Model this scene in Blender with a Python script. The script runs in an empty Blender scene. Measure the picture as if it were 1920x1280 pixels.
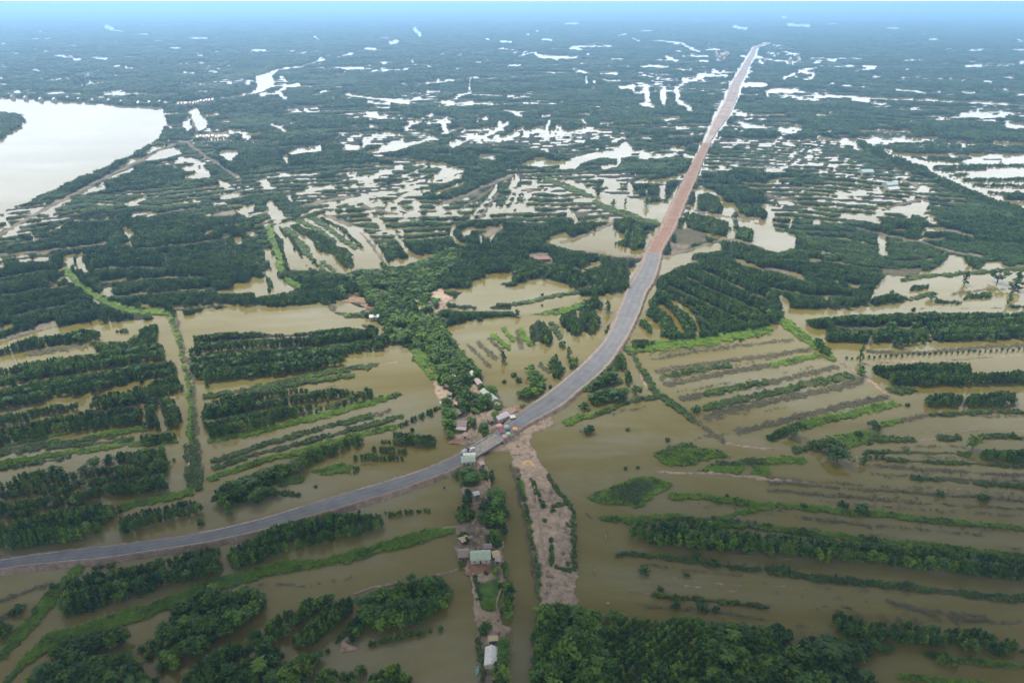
import bpy, bmesh, math, random
import numpy as np
from mathutils import Vector
random.seed(7)
rng = np.random.default_rng(11)
C = bpy.data.collections.new('place')
bpy.context.scene.collection.children.link(C)
sc = bpy.context.scene
PI = math.pi
SKY, CLOUD, SUN, EXPO = 0.05, 2.75, 5.0, 0.28
HAZE_C, HAZE_D, HAZE_G = (.35, .64, 1.0), 1.45e-4, .35
MAP = """
# far, left
W Q p -480,183 0,183 40,183 80,187 150,191 200,195 267,200 305,200 309,217 315,230 308,240 300,259 272,274 250,291 219,301 200,315 178,321 156,332 131,343 103,356 75,365 59,377 37,384 0,399 -200,470 -480,560
F Q p -480,205 0,212 23,210 40,215 48,227 43,235 20,247 0,262 -200,340 -480,420
W Q p 523,130 480,143 483,160 473,170 457,175 403,185 443,183 493,173 517,160 513,143
W U1 s3 1570,390 1690,375 1740,355 1830,335
W U1 s8 602,150 628,158
W U1 s3 640,170 690,178
W U1 s2 740,192 830,192
W U1 s3 1090,210 1165,215
W U1 s4 1770,205 1790,222
W U1 s4 1420,282 1490,280
W U1 s4 965,268 1000,268
W U1 s4 330,315 370,320
W U1 s6 420,335 450,335
W U1 s5 550,330 600,330
W U1 s2 700,318 780,318
W U1 s3 640,368 670,368
W U1 s3 710,380 770,382
W U1 s4 190,390 225,395
W U1 s5 1030,405 1090,410
W U1 s3 1110,310 1140,310
W U1 s6 280,520 350,520
W U1 s4 410,525 450,525
W U1 s3 560,545 680,510
W U1 s3 600,520 690,505
W U1 s4 640,535 720,525
W U1 s4 760,520 820,530
W U1 s4 80,510 115,515
W U1 s4 0,440 20,440
W U1 s4 0,470 30,475
W U1 s5 920,572 950,575
M U1 s5 990,580 1090,578 1180,560
W U1 p 1060,610 1110,600 1140,650 1175,680 1165,720 1110,740
W U1 p 1030,700 1060,650 1090,720 1050,745
M U1 s4 1070,640 1105,735
M U1 s5 1100,762 1280,755
W U1 s4 1180,790 1280,785
W U1 s5 1285,465 1300,467
W U1 s6 1390,460 1400,464
W U1 s4 1580,430 1610,450
W U1 s5 1610,480 1680,480
W U1 s5 1470,535 1560,520 1610,555
W U1 s4 1560,515 1600,500
W U1 s4 1300,735 1400,755 1470,745
W U1 s4 1370,770 1410,770
W U1 s4 1530,700 1620,740
W U1 s4 1640,690 1670,685
W U1 s4 1250,680 1290,680
W U1 s5 1170,645 1220,640
W U1 p 1615,865 1640,848 1720,835 1812,822 1808,850 1720,855 1640,872
W U1 s4 1610,880 1615,910
W U1 p 1230,850 1330,840 1345,870 1300,905 1260,885
W U1 s3 1800,520 1830,515 1870,510
W U1 s3 1860,540 1900,560
# far middle
W U2 s7 410,165 445,200
W U2 s6 275,245 315,232
W U2 s5 40,300 70,300
W U2 s6 30,380 120,382
W U2 s4 225,353 290,353
W U2 s4 398,350 404,352
W U2 s3 135,268 190,280
W U2 s4 320,468 365,470
W U2 s4 480,465 630,450
W U2 s3 485,515 550,515
W U2 s3 722,435 722,520
W U2 s4 722,520 650,545 580,575
W U2 s6 575,575 610,580
W U2 s2 610,583 850,583
W U2 s2 740,530 900,538
W U2 s2 935,541 1060,545
W U2 s4 30,530 160,550 310,570 450,555
W U2 s3 140,575 270,585
W U2 s7 310,573 380,573
W U2 s5 160,650 250,652
W U2 s3 190,600 270,605
W U2 s4 480,655 510,650
W U2 s3 30,640 70,640
W U2 s5 360,725 400,695 450,680
W U2 s3 480,690 610,688
W U2 s6 575,700 590,740
W U2 s5 165,710 205,715
W U2 s3 40,705 90,710
W U2 s4 920,620 1030,630
W U2 s4 970,640 1020,655
W U2 s4 1130,652 1170,652
W U2 s4 1238,570 1244,570
W U2 s4 752,645 760,647
W U2 s3 762,685 768,685
W U2 s5 780,880 860,890
W U2 s6 850,748 940,690
W U2 s3 880,690 935,690
W U2 s4 885,795 960,755 1030,710
W U2 s3 920,790 1000,762
W U2 s6 1030,740 1050,765
W U2 p 1075,712 1140,705 1130,745 1075,750
W U2 s6 1150,740 1170,690
W U2 s4 1190,740 1230,705
W U2 s3 1140,770 1230,760
W U2 s5 1225,720 1235,760
W U2 s3 1240,755 1320,735
W U2 s6 1330,730 1415,715
W U2 s4 1360,685 1375,695
W U2 s3 1460,690 1530,690
W U2 p 1005,930 1090,890 1200,905 1240,900 1330,890 1430,860 1560,835 1625,825 1630,880 1580,890 1540,890 1440,890 1350,920 1310,955 1230,950 1230,925 1130,935
W U2 s6 1720,885 1860,870
W U2 s7 1870,840 1920,840
W U2 s5 1480,945 1545,930 1560,900
W U2 s5 420,930 470,915
W U2 s7 510,930 580,930
W U2 s3 310,945 350,940
W U2 s5 580,950 680,950
W U2 s5 1095,300 1130,320 1200,325 1330,320
W U2 s3 1290,270 1350,280
W U2 s3 1300,262 1520,258
W U2 s4 1385,300 1395,300
W U2 s2 1020,425 1130,420
W U2 s4 1185,405 1195,408
W U2 s4 1310,390 1400,408
W U2 s5 1470,410 1550,410
W U2 s5 1375,440 1385,465
W U2 s4 1420,450 1425,465
W U2 s3 1410,495 1425,495
W U2 s7 1570,485 1640,495
W U2 s5 1650,515 1720,520
W U2 s8 1715,490 1725,560
W U2 s7 1690,580 1760,600
W U2 p 1800,500 1825,490 1830,540 1825,600 1790,560
W U2 s8 1885,490 1890,540
W U2 s6 1890,570 1920,590
W U2 s6 1815,670 1890,665
W U2 s3 1760,225 1920,240
W U2 s3 1560,200 1600,190
W U2 s3 1640,215 1680,235
W U2 s3 1520,330 1590,330
W U2 s4 1690,370 1840,375
W U2 s5 1830,320 1880,340
W U2 s3 1880,385 1920,390
W U2 s4 1130,220 1180,225
W U2 s3 895,235 955,235
W U2 s3 905,270 912,272
W U2 s3 810,220 830,222
W U2 s3 1048,190 1052,196
W U2 s3 1095,172 1102,176
W U2 s3 1260,135 1330,130
# far right
W U3 s5 290,150 360,160
W U3 s5 590,140 710,145
W U3 s4 570,100 580,100
W U3 s2 820,135 870,135
W U3 s3 1150,158 1215,160
W U3 s4 1390,218 1435,220
W U3 s3 1600,280 1690,282
W U3 s4 1860,278 1920,280
W U3 s3 1880,222 1900,222
W U3 s4 0,250 60,280 90,290
W U3 s4 130,280 200,275
W U3 s4 0,312 140,315
W U3 s4 100,342 140,345
W U3 s2 150,240 152,275
W U3 s4 0,390 45,390
W U3 s4 0,440 90,425 210,425
W U3 s3 0,465 60,450 120,435
W U3 s2 90,410 280,405
W U3 s5 235,428 250,424
W U3 s4 330,315 440,325
W U3 s5 430,345 450,352
W U3 s3 460,330 640,350
W U3 s2 720,325 1010,330
W U3 s3 830,340 860,340
W U3 s5 570,440 630,410
W U3 s4 650,410 670,395 750,380
W U3 s5 690,410 735,410 740,430
W U3 s5 690,445 720,440
W U3 s4 638,430 644,432
W U3 s4 930,370 965,370
W U3 s3 960,400 1080,385
W U3 s5 1020,370 1080,375
W U3 s3 1070,432 1120,430
W U3 s3 1600,345 1640,345
W U3 s6 1595,370 1680,370
W U3 s3 1208,410 1214,410
W U3 s3 1236,435 1246,435
W U3 s4 1810,432 1860,430
W U3 s6 1900,350 1920,352
W U3 s7 345,478 470,478
W U3 s2 490,495 650,495
W U3 s6 490,510 655,515
W U3 s4 470,510 480,540
W U3 s2 660,515 740,525
W U3 s4 750,540 950,545
W U3 s2 640,558 750,558
W U3 s4 950,545 1200,555 1500,570 1740,580
W U3 s4 1760,580 1830,582
W U3 s5 960,560 1040,570
W U3 s4 1060,580 1150,583
W U3 s3 820,468 860,470
W U3 s3 905,478 940,478
W U3 s4 1205,505 1310,510
W U3 s3 1320,515 1370,525
W U3 s3 1436,508 1450,508
W U3 s5 1575,517 1640,517
W U3 s6 310,635 355,645
W U3 s2 380,645 580,645
W U3 s4 300,685 380,700 470,715
W U3 s3 540,735 570,725
W U3 s7 560,725 665,720
W U3 s4 560,740 640,745
W U3 s4 755,640 800,645
W U3 s4 830,630 840,632
W U3 s3 990,735 1190,738
W U3 s3 1205,738 1280,738
W U3 s2 820,738 850,738
W U3 s3 1100,698 1145,698
W U3 s2 1360,650 1460,655
W U3 s5 1565,640 1680,655
W U3 s4 1680,660 1790,650 1830,635
W U3 s4 1830,630 1865,640
W U3 s7 1815,710 1880,712
W U3 s3 1800,685 1910,695
W U3 s8 1900,712 1920,712
W U3 s5 770,775 830,785
W U3 p 890,780 1040,780 1045,810 900,808
W U3 s6 1050,785 1120,785
W U3 s5 1150,795 1200,793
W U3 s5 1225,790 1300,790
W U3 s4 1310,785 1380,788
W U3 s4 1550,800 1585,805
W U3 s7 1760,805 1855,808
W U3 s6 980,825 1010,830
W U3 s6 708,880 722,882
W U3 s8 0,580 50,620
# tile 1 : left middle
W T1 p 720,230 790,185 870,180 850,200 740,245
W T1 s5 655,305 720,280 800,250
W T1 p 475,400 520,370 630,330 640,365 590,375 500,400
W T1 p 250,515 400,420 445,415 330,490 315,525
W T1 p 0,665 60,620 125,575 125,595 90,640 50,660
W T1 s6 0,610 60,580
W T1 s9 0,545 40,530
W T1 s5 190,510 230,490
M T1 s6 -200,760 0,645 250,500 450,395 640,295 860,190 1050,95
W T1 s5 280,625 380,590
W T1 p 745,465 790,430 880,400 885,415 840,445 790,470
W T1 p 735,575 750,600 800,600 800,640 765,670
W T1 s5 750,690 790,690
W T1 s4 775,705 785,708
M T1 s4 0,760 250,740 500,710 650,690
M T1 s3 800,520 1000,505 1200,480
W T1 s5 0,785 80,775
W T1 s5 100,770 180,765
W T1 s8 130,800 180,800
W T1 s7 210,795 310,790
W T1 s5 230,750 290,750
W T1 s9 0,825 40,820
W T1 p 370,765 450,750 430,820 415,850 350,870 350,855 395,830
W T1 p 475,760 500,745 490,800 530,865 510,860 440,850
W T1 s4 300,930 340,940 370,900 400,890 430,920 475,950
W T1 p 625,955 660,950 670,1000 650,1015 615,995
W T1 s5 555,1030 590,1045
W T1 s3 605,1045 620,1048
W T1 s4 705,1070 785,1100
W T1 p 995,755 1010,760 1000,790 1015,805 990,805
W T1 s5 1355,690 1360,715
W T1 p 1410,660 1450,650 1460,690 1410,700
W T1 s8 1480,640 1540,640
W T1 s5 1410,575 1450,580
M T1 p 1275,510 1330,500 1420,500 1415,530 1280,535
W T1 p 1425,500 1480,465 1536,450 1530,490 1480,530 1440,520
W T1 p 1310,415 1340,385 1470,400 1480,410 1330,430
W T1 p 1305,305 1360,320 1385,350 1350,370 1310,320
W T1 s9 1075,195 1150,190 1215,220
W T1 s10 1110,250 1180,240
W T1 s9 1190,262 1250,265
W T1 s9 1115,295 1250,285
M T1 s6 1080,85 1130,92 1240,175 1300,210 1375,265 1440,300
W T1 p 860,150 930,110 1000,100 950,130 870,165
W T1 p 860,200 960,140 1060,115 1100,155 1000,180 870,205
W T1 p 1310,140 1420,125 1430,160 1390,205 1370,180 1320,165
W T1 s5 1425,290 1440,292
W T1 p 1300,1000 1310,970 1390,955 1400,940 1425,925 1536,905 1580,960 1540,985 1400,990
W T1 s5 1190,970 1240,965
W T1 s6 1230,1030 1245,1030
W T1 s5 850,1065 900,1075
W T1 s4 920,1080 970,1080
W T1 s4 1040,1085 1200,1075 1320,1055 1480,1075
W T1 p 865,1120 900,1115 945,1130 985,1125 1005,1150 1025,1240 1030,1280 960,1280 945,1180 930,1140
W T1 p 1050,1120 1090,1105 1110,1110 1100,1165 1130,1210 1170,1230 1160,1280 1110,1280 1090,1200
M T1 p -100,1290 0,1270 80,1245 200,1200 340,1150 350,1180 340,1195 100,1262 0,1285
W T1 p -100,1310 100,1265 340,1195 355,1190 340,1215 100,1285
W T1 s6 -50,1235 65,1190
W T1 s8 430,1215 510,1195
W T1 p 540,1170 600,1150 640,1190 690,1200 690,1250 600,1250 610,1200
W T1 s7 780,1190 820,1200 815,1250
W T1 s5 845,1215 855,1215
G T1 s9 400,860 500,960 620,1040 800,1100 1000,1110
# tile 2 : centre middle
W T2 p 195,145 230,125 390,110 395,135 300,145
W T2 p 510,130 560,100 640,115 650,65 670,80 655,125 600,135
W T2 p 645,145 700,130 810,90 885,65 890,90 990,75 1070,45 1065,65 940,105 830,140 720,155
W T2 p 1155,90 1200,70 1210,85 1335,30 1330,45 1230,100 1170,125
W T2 s5 1370,50 1380,80
W T2 s6 175,180 185,205
W T2 s5 155,275 200,290
W T2 p 10,320 60,300 75,340 100,370 60,370
W T2 s5 1340,175 1430,180
W T2 s8 690,300 750,270 800,265
W T2 s4 670,325 700,310
W T2 s4 840,240 880,230
W T2 s9 970,220 1010,210
W T2 s8 1060,215 1130,215
W T2 s3 850,300 940,270 1030,230
W T2 p 1025,330 1070,280 1120,255 1240,240 1245,270 1130,300 1050,330
W T2 s7 1130,320 1230,290
W T2 s6 1080,390 1150,360 1250,330
W T2 s7 240,395 350,375
W T2 s5 370,370 480,345
M T2 s5 260,470 440,435 580,415
W T2 s6 280,520 400,480 600,430 700,400 830,385 980,350
W T2 s5 640,440 710,480 735,430
W T2 s9 780,490 810,440
W T2 s4 810,490 880,520 930,525
W T2 s6 1050,370 880,410 840,450 850,480 990,520
W T2 p 920,450 970,430 975,470 1000,500 960,500
M T2 s5 640,470 760,500 900,540
W T2 p 185,400 215,400 210,450 190,430
W T2 p 65,450 90,425 130,480 170,500 175,545 100,550
W T2 p 415,510 470,490 480,530 440,525
W T2 s5 510,480 535,490
W T2 p 100,590 130,580 200,560 300,540 380,520 480,560 580,600 640,650 700,720 745,770 760,845 700,850 610,850 540,880 450,870 340,850 200,850 160,680
f T2 p 140,590 180,600 230,680 280,770 340,850 320,850 240,740 190,670
s T2 s7 180,610 260,680 320,760
f T2 p 190,580 260,575 350,625 430,660 490,700 570,750 605,830 540,840 480,770 400,750 350,720 340,680 270,640
s T2 s6 250,550 350,600 480,680
s T2 s6 340,540 430,600 590,720
f T2 s7 390,540 520,610 640,720
M T2 s7 430,530 590,600 690,680 760,800
s T2 s5 240,690 330,780 400,850
s T2 s4 400,800 470,860
f T2 s6 470,760 530,830
f T2 s5 340,770 370,830
W T2 s5 580,590 690,660 740,740 800,830
W T2 p 800,830 850,770 860,800 920,790 900,750 840,660 810,620 830,615 870,680 940,760 1000,765 1080,770 1150,750 1170,735 1210,745 1140,830 1040,860 950,850 850,850
W T2 s10 700,530 760,590
W T2 s7 860,600 880,640
W T2 s6 1080,480 1160,500 1230,530
M T2 s6 1100,460 1250,410 1330,370 1450,320 1536,290
W T2 s7 1200,590 1165,630 1190,670 1250,705
W T2 p 1215,620 1250,600 1300,590 1280,640 1240,650
W T2 s5 1290,545 1320,510 1370,450 1440,370
W T2 s5 1380,540 1440,450
W T2 s5 1470,500 1510,440 1536,390
W T2 s6 1400,690 1430,640 1480,580
W T2 s5 1340,640 1350,690
W T2 s4 1410,440 1450,330
W T2 s5 1040,520 1130,510
M T2 p 1360,640 1420,590 1480,590 1440,640 1380,660
D T2 s4 1180,440 1280,410 1340,390
D T2 s4 1240,480 1330,420 1420,360
M T2 s4 1330,560 1400,470 1460,390
W T2 p 40,720 80,720 110,770 130,830 130,900 200,940 240,960 200,980 150,990 100,1000 -10,1010 -10,905 60,905 70,880 30,870 90,850
f T2 s9 75,900 92,980
G T2 s10 75,590 100,680 140,760 150,860
G T2 s9 180,910 260,950
M T2 p 550,1020 600,1005 700,1050 720,1080 680,1100 620,1060
W T2 p 470,1040 540,1035 620,1080 635,1130 560,1110 470,1100
W T2 p -300,1090 0,1060 250,1060 470,1040 480,1120 240,1140 0,1160 -350,1185
D T2 s9 -300,1120 0,1090 250,1085 460,1085
f T2 s11 -330,1120 -100,1100 100,1075 460,1050
s T2 s6 0,1150 240,1140 560,1125 650,1120
W T2 p 160,1200 200,1185 400,1180 500,1160 660,1140 720,1150 780,1200 770,1240 740,1240 730,1200 700,1180 520,1175 300,1210 200,1250 160,1255
W T2 p 1290,960 1300,930 1390,880 1450,870 1546,850 1546,920 1450,940 1546,960 1546,1040 1450,1050 1400,1080 1200,1060 1170,1040 1220,1010
"""
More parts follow.
